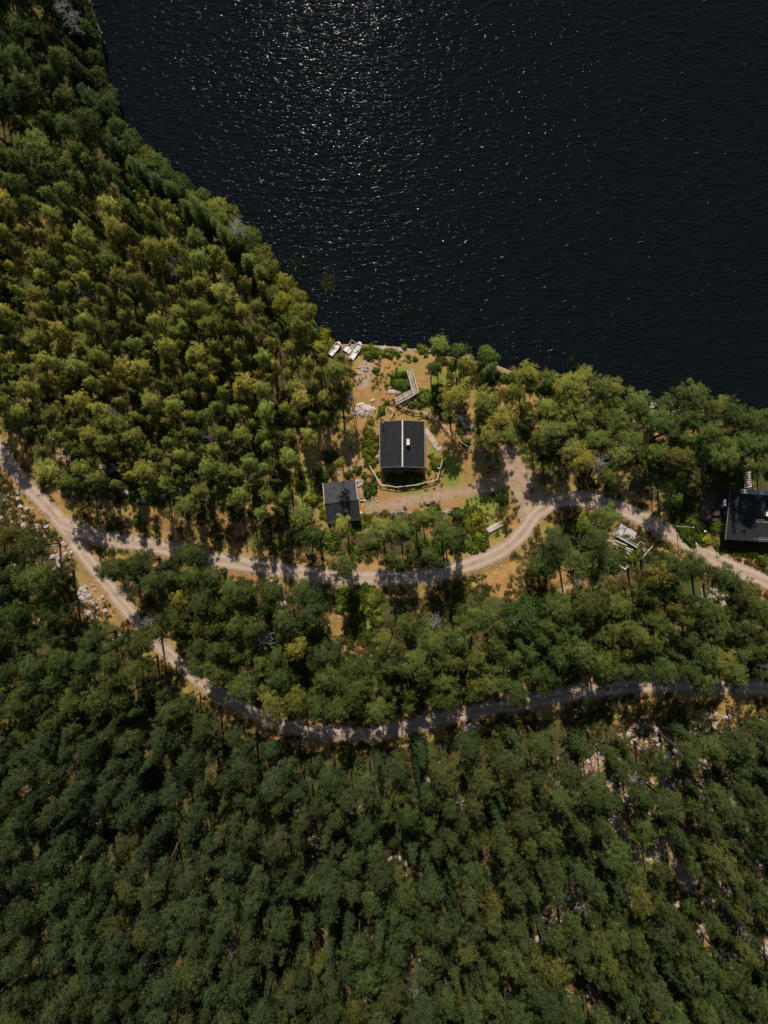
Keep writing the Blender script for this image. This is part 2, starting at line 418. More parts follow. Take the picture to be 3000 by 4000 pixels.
for r, wd in ROADS: GRD = np.minimum(GRD, poly_dist(xf, yf, r).reshape(X.shape)-wd/2)
def look2(A_, x, y):
    i = min(max(np.searchsorted(gx, x)-1, 0), nx-2); j = min(max(np.searchsorted(gy, y)-1, 0), ny-2)
    u = min(max((x-gx[i])/(gx[i+1]-gx[i]), 0), 1); v = min(max((y-gy[j])/(gy[j+1]-gy[j]), 0), 1)
    return float((A_[i,j]*(1-u)+A_[i+1,j]*u)*(1-v)+(A_[i,j+1]*(1-u)+A_[i+1,j+1]*u)*v)
def H1(x, y): return look2(Zg, x, y)
g = bpy.data.objects.new('ground', me); COL.objects.link(g); tag(g, kind='structure')

def ribbon(name, pts, width, lift, ncross=9):
    v = []; f = []; ac = []
    pts = [Vector(p) for p in pts]
    # resample
    P2 = [pts[0]]
    for a, b in zip(pts[:-1], pts[1:]):
        n = max(1, int((b-a).length/.45))
        for i in range(1, n+1): P2.append(a.lerp(b, i/n))
    for i, p in enumerate(P2):
        t = (P2[min(i+1, len(P2)-1)]-P2[max(i-1, 0)]).normalized(); nn = Vector((-t.y, t.x))
        for k in range(ncross):
            u = -1+2*k/(ncross-1)
            wj = 1+(float(vnoise(p.x+(50 if u > 0 else 0), p.y, 1.1))-.5)*.32*(abs(u) > .9)
            qv = p+nn*u*width/2*wj
            v.append((qv.x, qv.y)); ac.append(u)
    xs = np.array([a[0] for a in v]); ys = np.array([a[1] for a in v])
    z = height(xs, ys)+lift+.03*(1-np.array(ac)**2)
    for i in range(len(P2)-1):
        for k in range(ncross-1):
            a = i*ncross+k; f.append((a+ncross, a+ncross+1, a+1, a))
    f = [t[::-1] for t in f]
    me = bpy.data.meshes.new(name); me.from_pydata([(a[0], a[1], c) for a, c in zip(v, z)], [], f); me.update()
    at = me.attributes.new('across', 'FLOAT', 'POINT'); at.data.foreach_set('value', ac)
    me.materials.append(M['gravel']); me.polygons.foreach_set('use_smooth', [True]*len(f))
    o = bpy.data.objects.new(name, me); COL.objects.link(o); tag(o, kind='structure'); return o
ribbon('road', R_LEFT, 2.35, .035); ribbon('lane', R_MID, 2.5, .050)

# lake
b = MB(); s = 2600
b.add([(-s,-s,-.55),(s,-s,-.55),(s,s,-.55),(-s,s,-.55)], [(0,1,2,3)], M['water'])
tag(b.build('water'), kind='structure')

# ------------------------------------------------------------------ foliage meshes
def blades(cent, nb, spread, length, width, up=.35, outward=None, seed=0, flat=1.0, tint=None):
    """cent: (n,3) tuft centres -> mesh arrays of rhombic blades"""
    r = np.random.default_rng(seed)
    n = len(cent); T = n*nb
    c = np.repeat(cent, nb, 0)
    d = r.normal(size=(T, 3)); d[:, 2] = d[:, 2]*.7+up
    if outward is not None: d += np.repeat(outward, nb, 0)*.9
    d /= np.linalg.norm(d, axis=1)[:, None]+1e-9
    p0 = c+d*spread*r.random((T, 1))+r.normal(size=(T, 3))*spread*.35*np.array([1, 1, flat])
    ln = length*(.6+.8*r.random((T, 1)))
    side = np.cross(d, r.normal(size=(T, 3))); side /= np.linalg.norm(side, axis=1)[:, None]+1e-9
    wv = side*width*(.6+.8*r.random((T, 1)))
    mid = p0+d*ln*.45
    gn = np.cross(wv, d)
    ow = np.repeat(outward, nb, 0) if outward is not None else np.tile([0., 0, 1.], (T, 1))
    ow = ow/(np.linalg.norm(ow, axis=1)[:, None]+1e-9)
    cen = np.array([0, 0, (cent[:, 2].min()*.75+cent[:, 2].max()*.25)])
    rad_ = c-cen; rad_ /= np.linalg.norm(rad_, axis=1)[:, None]+1e-9
    fl = np.where((gn*rad_).sum(1) < 0, -1.0, 1.0)[:, None]
    wv = wv*fl; gn = gn*fl; gn /= np.linalg.norm(gn, axis=1)[:, None]+1e-9
    nrm = rad_*.75+gn*.45+ow*.15+np.repeat(r.normal(size=(n, 3))*.28, nb, 0); nrm /= np.linalg.norm(nrm, axis=1)[:, None]+1e-9
    global LASTN
    LASTN = np.repeat(nrm, 4, 0)
    V = np.stack([p0, mid+wv/2, p0+d*ln, mid-wv/2], 1).reshape(-1, 3)
    t1 = np.repeat(r.random(n) if tint is None else tint, nb)*.75+r.random(T)*.25
    t2 = np.repeat(r.random(n), nb)
    return V, np.repeat(t1, 4), np.repeat(t2, 4)
def leaf_mesh(name, V, t1, t2, material, extra=None, nrm=None):
    nrm = LASTN if nrm is None else nrm
    nq = len(V)//4
    me = bpy.data.meshes.new(name)
    nv = len(V); fv = np.arange(nv).reshape(-1, 4)
    ev, ef, em = [], [], None
    if extra:                                     # trunk part for the mass
        ev = np.array(extra.v); ef = extra.f
    allv = np.vstack([V, ev]) if extra else V
    me.vertices.add(len(allv)); me.vertices.foreach_set('co', allv.ravel())
    loops = list(fv.ravel()); starts = list(range(0, nv, 4)); tot = [4]*nq
    if extra:
        for f in ef:
            starts.append(len(loops)); tot.append(len(f)); loops += [i+nv for i in f]
    me.loops.add(len(loops)); me.loops.foreach_set('vertex_index', loops)
    me.polygons.add(len(starts)); me.polygons.foreach_set('loop_start', starts); me.polygons.foreach_set('loop_total', tot)
    me.materials.append(material)
    if extra:
        me.materials.append(extra.mats[0])
        me.polygons.foreach_set('material_index', [0]*nq+[1]*len(ef))
    me.update(calc_edges=True)
    ca = me.color_attributes.new('tint', 'FLOAT_COLOR', 'POINT')
    n2 = len(allv); A = np.ones((n2, 4)); A[:len(t1), 0] = t1; A[:len(t2), 1] = t2
    ca.data.foreach_set('color', A.ravel())
    me.polygons.foreach_set('use_smooth', np.ones(len(me.polygons), bool))
    NN = np.zeros((n2, 3)); me.vertices.foreach_get('normal', NN.ravel()) if False else None
    if extra:
        buf = np.zeros(n2*3); me.vertices.foreach_get('normal', buf); NN = buf.reshape(-1, 3).copy()
    NN[:len(nrm)] = nrm
    me.normals_split_custom_set_from_vertices(NN.tolist())
    return me

def pine_parts(seed, R=2.3, H=14.0, Hc=6.0, nl=40, nb=34):
    r = np.random.default_rng(seed); rr = random.Random(seed)
    lobe = [rr.uniform(0, 6.28) for _ in range(3)]; bend = (rr.uniform(-.35, .35), rr.uniform(-.35, .35))
    def axisp(z): t = z/H; return np.array([bend[0]*math.sin(t*2.6), bend[1]*math.sin(t*2.2), z])
    tr = MB()
    tr.tube([axisp(H*t) for t in np.linspace(0, .97, 9)], [.20*(1-.8*t)*(1.3 if t == 0 else 1) for t in np.linspace(0, .97, 9)], M['bark'], 7)
    cent = []; outw = []
    for i in range(nl):
        t = (i+.5)/nl; t = t**.85
        az = i*2.399+rr.uniform(-.5, .5)
        prof = math.sqrt(max(0, 1-((t-.32)/.72)**2)) if t > .32 else .55+.45*t/.32
        mod = 1+.20*math.sin(2*az+lobe[0])+.14*math.sin(3*az+lobe[1])
        ln = R*prof*mod*rr.uniform(.68, 1.12)
        z = H-Hc+Hc*t*.93
        b0 = axisp(z)
        rise = rr.uniform(.05, .38)*ln*(1 if t > .3 else .3)
        tip = b0+np.array([math.cos(az)*ln, math.sin(az)*ln, rise])
        mid = (b0+tip)/2+np.array([0, 0, .12*ln])
        if i % 2 == 0 or t < .4: tr.tube([b0, mid, b0+(tip-b0)*.9], [.06, .04, .015], M['bark'], 4)
        nc = max(2, int(ln*3.1))
        for k in range(nc):
            u = (.30+.70*(k+rr.random())/nc)**.8
            p = b0*(1-u)**2+2*mid*u*(1-u)+tip*u*u+r.normal(size=3)*np.array([.30, .30, .16])*(.4+u)
            cent.append(p); o = np.array([math.cos(az), math.sin(az), .5]); outw.append(o)
    for i in range(9):
        p = axisp(H*.95)+np.array([rr.gauss(0, .35), rr.gauss(0, .35), rr.uniform(-.6, .35)]); cent.append(p); outw.append(np.array([0, 0, 1.]))
    if rr.random() < .6:                       # dry stubs under the crown
        for i in range(5):
            a = rr.uniform(0, 6.28); z = H-Hc-rr.uniform(.2, 2.5); b0 = axisp(z); l = rr.uniform(.6, 1.4)
            tr.tube([b0, b0+np.array([math.cos(a)*l, math.sin(a)*l, -.1])], [.035, .01], M['bark'], 4)
    V, t1, t2 = blades(np.array(cent), nb, .28, .35, .088, .35, np.array(outw), seed)
    return tr, V, t1, t2
def spruce_parts(seed, R=2.0, H=15.0, nb=20):
    rr = random.Random(seed); r = np.random.default_rng(seed)
    tr = MB(); tr.tube([(0,0,0),(0,0,H*.5),(0,0,H*.97)], [.2,.13,.02], M['bark'], 7)
    cent = []; outw = []
    z0 = H*.16; nlay = 17
    for i in range(nlay):
        t = i/(nlay-1); z = z0+(H-z0)*t*.97; rad = R*(1-t)**.8+.12
        nbch = max(4, int(9-4*t))
        for j in range(nbch):
            az = j*6.283/nbch+i*.7+rr.uniform(-.25, .25); ln = rad*rr.uniform(.7, 1.12)
            nc = max(1, int(ln*3.2))
            for k in range(nc):
                u = (k+rr.uniform(.3, 1))/nc
                cent.append((math.cos(az)*ln*u+rr.gauss(0,.09), math.sin(az)*ln*u+rr.gauss(0,.09), z-ln*.32*u+rr.gauss(0, .08)))
                outw.append((math.cos(az)*1.3, math.sin(az)*1.3, -.25))
    V, t1, t2 = blades(np.array(cent), nb, .20, .36, .10, .05, np.array(outw), seed)
    return tr, V, t1, t2
def birch_parts(seed, R=2.6, H=10.0, nb=34, ncl=190):
    rr = random.Random(seed); r = np.random.default_rng(seed)
    tr = MB(); tr.tube([(0,0,0),(.1,0,H*.4),(0,.1,H*.85)], [.15,.1,.03], M['birchbark'], 7)
    cent = []; outw = []
    for i in range(ncl):
        d = r.normal(size=3); d /= np.linalg.norm(d); q = rr.uniform(.55, 1)**.5
        mod = 1+.22*math.sin(3*math.atan2(d[1], d[0])+seed)+.15*math.sin(5*d[2]+seed)
        p = np.array([d[0]*R*q*mod, d[1]*R*q*mod, H*.62+d[2]*H*.36*q])
        cent.append(p); outw.append(d)
        if i % 12 == 0: tr.tube([(0,0,H*.4), (p[0]*.5,p[1]*.5,p[2]*.8), tuple(p*.95)], [.05,.035,.01], M['birchbark'], 4)
    V, t1, t2 = blades(np.array(cent), nb, .38, .26, .17, .2, np.array(outw), seed)
    return tr, V, t1, t2
def dead_parts(seed, R=2.0, H=12.0):
    rr = random.Random(seed); tr = MB(); br = tr
    lean = (rr.uniform(-.5,.5), rr.uniform(-.5,.5))
    ax = lambda t: Vector((lean[0]*t*t, lean[1]*t*t, H*t))
    tr.tube([ax(t) for t in (0,.3,.6,.85,1)], [.2,.16,.11,.06,.02], M['dead'], 7)
    for i in range(34):
        t = rr.uniform(.45, .99); a = i*2.4+rr.uniform(-.4,.4); l = R*(1.15-abs(t-.7)*1.6)*rr.uniform(.6,1.15)
        b0 = ax(t); d = Vector((math.cos(a), math.sin(a), rr.uniform(.0,.5)))
        pts = [b0]; dd = d.copy(); st = l/5
        for k in range(5):
            dd = (dd+Vector((rr.gauss(0,.25), rr.gauss(0,.25), rr.gauss(0,.2)))).normalized(); pts.append(pts[-1]+dd*st)
            if k > 0:
                for q_ in range(2):
                    e = (dd+Vector((rr.gauss(0,.8), rr.gauss(0,.8), rr.gauss(0,.5)))).normalized()
                    br.tube([pts[-1], pts[-1]+e*l*.2, pts[-1]+e*l*.34+Vector((rr.gauss(0,.1),rr.gauss(0,.1),0))], [.022,.016,.008], M['dead'], 3, False)
        br.tube(pts, [.05,.045,.04,.03,.02,.012], M['dead'], 4, False)
    return tr, br
def bush_mesh(seed, R, H, nb, nc, material, name, ln=.22, wd=.14):
    r = np.random.default_rng(seed); cent = []; outw = []
    for i in range(nc):
        d = r.normal(size=3); d[2] = abs(d[2]); d /= np.linalg.norm(d); q = r.uniform(.4, 1)**.5
        md = 1+.3*math.sin(3*math.atan2(d[1], d[0])+seed)
        cent.append((d[0]*R*q*md, d[1]*R*q*md, .08+d[2]*H*q)); outw.append(d)
    V, t1, t2 = blades(np.array(cent), nb, .2, ln, wd, .4, np.array(outw), seed)
    return leaf_mesh(name, V, t1, t2, material)
def rock_mesh(seed, name):
    import bmesh
    r = random.Random(seed); bm = bmesh.new(); bmesh.ops.create_icosphere(bm, subdivisions=3, radius=1)
    ps = [(Vector((r.gauss(0,1), r.gauss(0,1), r.gauss(0,1))).normalized(), r.uniform(.55, .88)) for _ in range(11)]
    for v in bm.verts:
        for n_, d_ in ps:
            k = v.co.dot(n_)
            if k > d_: v.co -= n_*(k-d_)*.92
        v.co += v.normal*.03*math.sin(v.co.x*7+seed)*math.sin(v.co.y*6)
        v.co.z *= .72
    me = bpy.data.meshes.new(name); bm.to_mesh(me); bm.free(); me.materials.append(M['stone'])
    return me

PINES, SPRUCES, BIRCHES, DEADS = [], [], [], []
PREF = [(2.2,14,5.6),(2.0,15,6.4),(2.5,13.5,5.2),(1.9,14.5,6.8),(2.3,15,6.0),(2.6,14,5.4),(1.5,12.5,5.8),(3.0,13.4,5.0),(1.7,15.4,7.2),(2.7,15,5.6),(2.1,13,5.8),(2.35,14.4,6.6),(2.0,14,5.0),(2.45,15.2,6.2)]
for i, (R, H, Hc) in enumerate(PREF):
    tr, V, t1, t2 = pine_parts(100+i, R, H, Hc)
    PINES.append(dict(R=R, H=H, zc=H-Hc*.42, trunk=tr.mesh('trunk', True), crown=leaf_mesh('crown', V, t1, t2, M['pine']), both=leaf_mesh('pine_mass', V, t1, t2, M['pine'], tr)))
for i in range(5):
    R = 1.9+.12*i; H = 14+i*.5; tr, V, t1, t2 = spruce_parts(200+i, R, H)
    SPRUCES.append(dict(R=R, H=H, zc=H*.62, trunk=tr.mesh('trunk', True), crown=leaf_mesh('crown', V, t1, t2, M['spruce']), both=leaf_mesh('spruce_mass', V, t1, t2, M['spruce'], tr)))
for i in range(4):
    R = 2.5; H = 9.0; tr, V, t1, t2 = birch_parts(300+i, R, H)
    BIRCHES.append(dict(R=R, H=H, zc=H*.65, trunk=tr.mesh('trunk', True), crown=leaf_mesh('crown', V, t1, t2, M['leaf'])))
for i in range(4):
    tr, br = dead_parts(400+i); DEADS.append(dict(R=2.0, H=12, zc=9.0, trunk=tr.mesh('trunk', True), crown=None))
SHRUBS = [bush_mesh(500+i, .75, .8, 26, 34, M['leaf'], 'shrub') for i in range(4)]
ROCKS = [rock_mesh(600+i, 'boulder') for i in range(7)]

# ------------------------------------------------------------------ placing trees
TREES = []     # dict(kind, v=(vx,vy), r (plan units), base, scale, ...)
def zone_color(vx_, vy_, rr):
    """random hue per tree plus corner darkening put into the colour: (yellow, gain, blue)"""
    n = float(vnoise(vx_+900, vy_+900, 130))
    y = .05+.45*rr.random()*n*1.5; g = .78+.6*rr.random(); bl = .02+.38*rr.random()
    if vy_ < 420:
        q = max(0, min(1, vy_/420)); y *= .25+.65*q; g *= .42+.56*q; bl += .2-.2*q  # corner darkening painted into the crowns: dimmer and bluer towards the top
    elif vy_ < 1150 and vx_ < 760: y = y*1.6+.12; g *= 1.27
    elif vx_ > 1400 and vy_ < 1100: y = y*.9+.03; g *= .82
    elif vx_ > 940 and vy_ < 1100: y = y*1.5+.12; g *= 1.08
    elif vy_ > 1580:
        left = max(0, min(1, (1250-vx_)/900)); y = (y+.03)*(1-.45*left); g *= .62-.17*left; bl += .28+.25*left; y *= .8  # lower forest dimmed and cooled towards the left, edge darkening painted in
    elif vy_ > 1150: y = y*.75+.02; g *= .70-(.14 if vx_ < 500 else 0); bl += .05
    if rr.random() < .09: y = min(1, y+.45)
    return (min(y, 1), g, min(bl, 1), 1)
rt = random.Random(77)
def road_push(x, y):
    for r, wd in ROADS[:2]+ROADS[3:]:
        a = np.array([x]); bb = np.array([y]); d = poly_dist(a, bb, r)[0]
        if d < wd/2+.45:
            best = min(r, key=lambda p: (p[0]-x)**2+(p[1]-y)**2)
            dx, dy = x-best[0], y-best[1]; L = math.hypot(dx, dy)+1e-6
            s_ = (wd/2+.55)
            x = best[0]+dx/L*s_; y = best[1]+dy/L*s_
    return x, y
def add_tree(kind, v, r, manual=True, hs=None, look=None):
    lib = {'pine': PINES, 'spruce': SPRUCES, 'birch': BIRCHES, 'dead': DEADS}[kind]
    i = rt.randrange(len(lib)); T = lib[i]
    if kind == 'pine':      # small crowns take the slim variants, big ones the broad
        c_ = rt.sample(range(len(lib)), 4); i = min(c_, key=lambda k: abs(lib[k]['R']-r*K*.92)); T = lib[i]
    # widths and heights scale separately
    sz = hs or {'pine': rt.uniform(.74, 1.08)*(.88 if r < 17 else 1), 'spruce': rt.uniform(.75, 1.0), 'birch': rt.uniform(.8, 1.05), 'dead': rt.uniform(.7, 1.05)}[kind]
    zc = T['zc']*sz
    sw = r*K*(CAMH-zc)/CAMH/T['R']*(.90 if (v[0] < 760 and 330 < v[1] < 1150) else .98)
    if kind == 'birch' and hs is None: sz = max(.45, min(1.0, sw*1.0)); zc = T['zc']*sz
    if v[1] > 1620 and kind in ('pine', 'spruce') and hs is None: sz *= 1.12; zc = T['zc']*sz
    x, y = W(v[0], v[1], zc)
    if manual:
        x0_, y0_ = x, y; x, y = road_push(x, y)
        if math.hypot(x-x0_, y-y0_) > 1.5: return False
    else:
        if look2(GRD, x, y) < .5: return False
    lk = H1(x, y) < -.56; sd = 9 if H1(x, y) < -.8 else .5
    if lk and sd > (1.2 if manual else .0):
        if not manual: return False
    if lk:    # pull onto the bank
        best = min(SHORE, key=lambda p: (p[0]-x)**2+(p[1]-y)**2)
    for (c, rr_) in HOUSE_C:
        if math.hypot(x-c[0], y-c[1]) < rr_-2.4 and kind != 'birch':
            return False
    z = H1(x, y)-.12
    if z < -.75: return False
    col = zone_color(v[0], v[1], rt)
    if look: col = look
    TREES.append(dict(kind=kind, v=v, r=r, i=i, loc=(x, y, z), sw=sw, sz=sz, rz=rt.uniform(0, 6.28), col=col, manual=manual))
    return True

Yel = (.75, 1.1, 0, 1)
man = []
for x, y, r in [(120,40,70),(130,150,60),(255,205,50),(80,310,34),(195,310,50),(60,200,60),(428,282,36),(305,285,42),(390,370,80),(480,470,48),(230,470,45),(90,480,60),
        (40,390,45),(130,560,85),(290,560,70),(420,600,52),(310,690,38),(205,830,66),(60,990,90),(415,1030,45),(40,1270,60),(160,1440,100),(220,1560,95),(440,1490,80),
        (720,1510,78),(870,1500,85),(980,1440,60),(1040,1420,60),(1180,1540,88),(1230,1620,60),(1290,1550,60),
        (1150,190,75),(1290,210,58),(1335,310,60),(1100,340,48),(1455,590,92),(1440,700,60),(1580,740,88),(1500,840,80),(1620,850,70),(1560,690,60)]:
    man.append(('pine', Z1(x, y), r*.3*(.92 if x < 560 else 1), 'low' if x > 1050 and y < 1000 else None))
man += [('pine', Z1(1245,560), 28, Yel), ('spruce', Z1(215,75), 17, None), ('spruce', Z1(1280,1405), 17, None), ('spruce', Z1(1510,350), 19, None)]
man += [('birch', Z1(1490,260), 21, (.1,1.1,0,1)), ('birch', Z1(1120,1420), 14, (.2,1,0,1))]
for x, y, r in [(115,100,80),(20,230,55),(430,180,120),(340,190,80),(570,200,80),(650,210,70),(830,300,85),(400,330,80),(250,320,85),(700,410,100),
        (480,390,60),(270,470,78),(190,500,75),(370,440,50),(380,590,70),(450,660,70),(630,770,60),(770,560,95),(700,640,80),(950,420,85),(1040,480,80),(1200,260,120),
        (1160,390,100),(1340,310,80),(1420,360,85),(1500,400,70),(1620,430,95),(1560,560,90),(1440,560,90),(1400,650,75),(1250,630,85),(620,1050,80),(540,1190,95),
        (300,1220,105),(420,1330,115),(600,1300,75),(1020,1340,105),(1180,1340,85),(930,1400,95),(1000,1500,110),(870,1530,80),(1400,1440,85),(1490,1520,85),(300,1600,100),
        (520,1600,110),(680,1620,95),(1300,1640,78),(1550,1610,78),(240,1340,85)]:
    man.append(('pine', Z2(x, y), r/3, 'low' if y < 1000 else None))
man += [('pine', Z2(550,530), 26, 'low'), ('pine', Z2(920,600), 26, 'low'), ('birch', Z2(245,130), 17, (.1,1.1,0,1)), ('birch', Z2(470,1090), 16, (.3,1,0,1)), ('birch', Z2(150,1350), 17, (.2,1.1,0,1)),
        ('birch', Z2(1100,790), 17, (.15,1.1,0,1)), ('birch', Z2(1060,915), 14, (.1,1.1,0,1))]
for x, y, r in [(580,350,85),(880,310,50),(940,340,42),(1000,300,42),(1130,290,50),(1180,330,40),(90,520,78),(300,520,100),(350,640,100),(170,700,78),(450,930,110),(620,1010,100),
        (480,1070,105),(630,1180,100),(380,1250,100),(150,1080,95),(120,1250,100),(260,1220,85),(790,1290,88),(830,850,100),(860,960,88),(1020,980,110),(1110,760,80),(1150,850,78),
        (1290,830,92),(1430,700,115),(1220,1100,70),(1250,1210,85),(1180,1190,75),(1440,950,70),(1370,900,50),(1550,840,78),(1620,1100,60)]:
    man.append(('pine', Z5(x, y), r/3, None))
man += [('pine', Z5(260,870), 20, Yel)]
for x, y, r in [(180,330,50),(330,150,90),(480,130,105),(640,150,115),(680,270,85),(780,290,70),(450,430,115),(560,480,100),(600,550,60),(250,550,70),(120,540,60),(20,670,88),
        (900,190,68),(990,250,68),(1300,150,75),(1130,330,68),(1290,260,95),(1000,530,88),(1250,420,95),(1350,480,88),(1440,560,78),(1240,590,78),(1600,150,90)]:
    man.append(('pine', Z6(x, y), r/3, None))
man += [('pine', Z6(840,310), 19, Yel), ('birch', Z6(70,200), 44, (.05,.55,.25,1)), ('spruce', Z6(1590,540), 19, None)]
for x, y, r in [(720,390,78),(900,310,85),(1180,300,100),(1250,400,78),(1370,400,68),(860,410,68),(1080,510,50),(1310,590,78),(1120,680,110),(1010,780,48),(1290,860,78),(1500,520,95),
        (1610,520,68),(1400,1020,105),(1280,1000,68),(1530,740,68),(1560,900,85),(1570,1160,85),(220,430,110),(330,640,110),(110,660,80),(200,800,100),(60,140,60),(380,960,90),(880,880,85),(860,1000,95)]:
    man.append(('pine', Z4(x, y), r/3, None))
man += [('pine', Z4(1150,560), 20, Yel)]
for x, y, r in [(330,1400,95),(430,1470,58),(540,1380,68),(620,1440,66),(120,1020,78),(60,1090,60),(330,1010,88),(500,950,78),(760,1080,75),(180,860,78),(380,810,50),(590,830,55),(930,1240,70),(960,1400,80),
        (1350,1380,80),(1420,1400,70),(1540,1570,75),(1190,1620,75),(860,1170,70),(700,1200,70),(1620,1350,60),(1220,1460,50),(660,1000,70),(1130,980,70),(980,950,70)]:
    man.append(('pine', Z3(x, y), r/3*.88, None))
deads = [((515,490),26),(Z3(1130,70),24),(Z3(560,240),20),(Z3(1310,1160),13),(Z3(1390,1190),11),(Z3(740,1000),16),(Z1(510,555),13),
         (Z2(560,685),20),(Z4(800,510),17),(Z4(960,710),14),(Z4(205,1270),26),(Z5(40,830),30),(Z5(1160,710),20),(Z9(1520,1120),20),(Z6(540,1220),20),(Z6(790,1240),26),(Z7(450,860),24),
         (Z7(1490,1040),20),(Z7(990,1560),20),((145,30),26),(Z8(1050,1440),20),(Z6(1630,500),18),]
for v, r in deads: add_tree('dead', v, r)
for kd, v, r, look in man:
    if look == 'low': add_tree(kd, v, r, True, rt.uniform(.68, .85), None)
    else: add_tree(kd, v, r, True, None, look)

NOGO = [(1383,1582,38),(1439,1612,28),(1540,1568,42),(1446,1682,24),(1340,1769,26),(1350,1812,16),(1523,1705,18),(1530,1669,20),(1486,1912,30),(1526,1942,18),(1523,2042,28),(1340,1935,22),
        (1140,1958,24),(1163,2022,24),(1200,1958,26),(1323,2190,20),(1520,2112,20),(686,1845,24),(863,1858,28),(890,2070,24),(876,2102,20),(1086,1885,16),(1003,1726,24),(753,1679,26),
        (385,1830,16),(340,1660,16),(200,1700,14),(470,1770,18),(30,1480,14),(235,780,12),(430,700,14),(600,840,12),(700,860,14),(640,1020,26),(145,990,24),(235,1000,20),(480,1100,22),(230,1090,20),(400,1110,15),(340,940,14),(1640,1640,12),(1450,1560,26),(1230,1580,22),(1290,1630,12)]
def shore_row():
    P_ = [p for p in SHORE if -70 < VV(*p)[1] < 712 and VV(*p)[0] < 720]
    carry = 0
    for a_, b_ in zip(P_[:-1], P_[1:]):
        dx, dy = b_[0]-a_[0], b_[1]-a_[1]; L_ = math.hypot(dx, dy); nx_, ny_ = dy/L_, -dx/L_      # inland is to the left-below
        t = carry
        while t < L_:
            for inset in (rt.uniform(.7, 1.4), rt.uniform(2.4, 3.6)):
                px, py = a_[0]+dx*t/L_+nx_*inset, a_[1]+dy*t/L_+ny_*inset
                if H1(px, py) < -.54: px -= 2*nx_*inset; py -= 2*ny_*inset
                kd = 'birch' if (rt.random() < .4 or inset < 1.5) else 'spruce'
                sz = rt.uniform(.42, .68) if kd == 'birch' else rt.uniform(.45, .8)
                lib = BIRCHES if kd == 'birch' else SPRUCES; i = rt.randrange(len(lib)); sw = rt.uniform(.55, .85) if kd == 'birch' else rt.uniform(.6, .9)
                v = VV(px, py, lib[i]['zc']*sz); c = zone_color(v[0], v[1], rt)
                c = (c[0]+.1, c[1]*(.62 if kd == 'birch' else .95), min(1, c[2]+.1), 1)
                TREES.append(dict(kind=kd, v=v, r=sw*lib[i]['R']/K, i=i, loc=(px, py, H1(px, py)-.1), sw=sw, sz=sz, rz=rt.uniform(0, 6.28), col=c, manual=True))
            t += rt.uniform(2.1, 3.8)
        carry = t-L_
shore_row()
NOGO += GAPS+[(790,1330,36),(795,1380,26),(765,1300,36),(745,1445,22),(740,1380,20)]
def fill(poly, spacing, rad, kinds, tries=6000, lf=.9):
    xs = [p[0] for p in poly]; ys = [p[1] for p in poly]
    n = 0
    for _ in range(tries):
        x = rt.uniform(min(xs), max(xs)); y = rt.uniform(min(ys), max(ys))
        if not pin(x, y, poly): continue
        sp_ = spacing(x, y) if callable(spacing) else spacing
        if any((x-a)**2+(y-b_)**2 < (c_+rad(x,y)*.3)**2 for a, b_, c_ in NOGO): continue
        ok = True
        r_ = rad(x, y)*rt.choice((rt.uniform(.55, .9), rt.uniform(.85, 1.2), rt.uniform(.9, 1.45)))
        for t in TREES:
            d2 = (t['v'][0]-x)**2+(t['v'][1]-y)**2
            lim = (r_+t['r'])*lf if t['kind'] != 'dead' else (r_+t['r'])*.6
            if d2 < lim*lim: ok = False; break
        if not ok: continue
        kd = rt.choices(list(kinds), list(kinds.values()))[0]
        if kd == 'spruce': r_ *= .85
        if kd == 'birch': r_ *= .7
        if add_tree(kd, (x, y), r_, False): n += 1
    return n
A = [(-150,-220),(150,-220),(160,-70),(198,60),(206,130),(226,215),(256,280),(300,335),(375,395),(425,430),(520,500),(548,550),(600,597),(635,640),(665,700),(690,745),(735,785),(745,850),(735,900),(690,915),(640,960),(635,1085),(600,1125),(540,1120),
     (470,1105),(350,1080),(240,1060),(190,1050),(140,1040),(90,1000),(50,950),(0,925),(-100,850)]
n1_ = fill(A, None, lambda x, y: 25 if y < 330 else 17.5, {'pine': .84, 'spruce': .13, 'birch': .03}, 24000, 1.0)
BD = [(-130,1150),(40,1150),(80,1185),(105,1250),(150,1320),(200,1370),(290,1400),(380,1480),(480,1560),(560,1600),(700,1632),(860,1630),(960,1605),(1000,1600),(1100,1590),(1200,1590),(1280,1600),(1340,1600),
      (1450,1590),(1560,1580),(1740,1560),(1790,2390),(-130,2390)]
n2_ = fill(BD, None, lambda x, y: 28 if x < 400 else (26.5 if x < 900 else 25), {'pine': .78, 'spruce': .19, 'birch': .03}, 34000)
C = [(300,1235),(350,1215),(470,1245),(560,1262),(680,1290),(700,1400),(800,1420),(860,1350),(1000,1340),(1090,1320),(1260,1300),(1330,1310),(1420,1270),(1500,1290),(1659,1350),(1740,1360),(1740,1440),(1560,1455),(1340,1455),
     (1150,1490),(950,1520),(780,1540),(600,1520),(500,1480),(430,1420),(350,1340)]
n3_ = fill(C, None, lambda x, y: 24, {'pine': .8, 'spruce': .15, 'birch': .05}, 12000, .82)
E = [(1150,830),(1250,855),(1330,875),(1420,880),(1450,840),(1659,900),(1740,910),(1740,1020),(1560,1010),(1440,990),(1330,990),(1230,990),(1190,930)]
n4_ = fill(E, None, lambda x, y: 25, {'pine': .85, 'spruce': .1, 'birch': .05}, 4000)
print('TREES', len(TREES), {k: sum(t['kind'] == k for t in TREES) for k in ('pine','spruce','birch','dead')}, n1_, n2_, n3_, n4_)

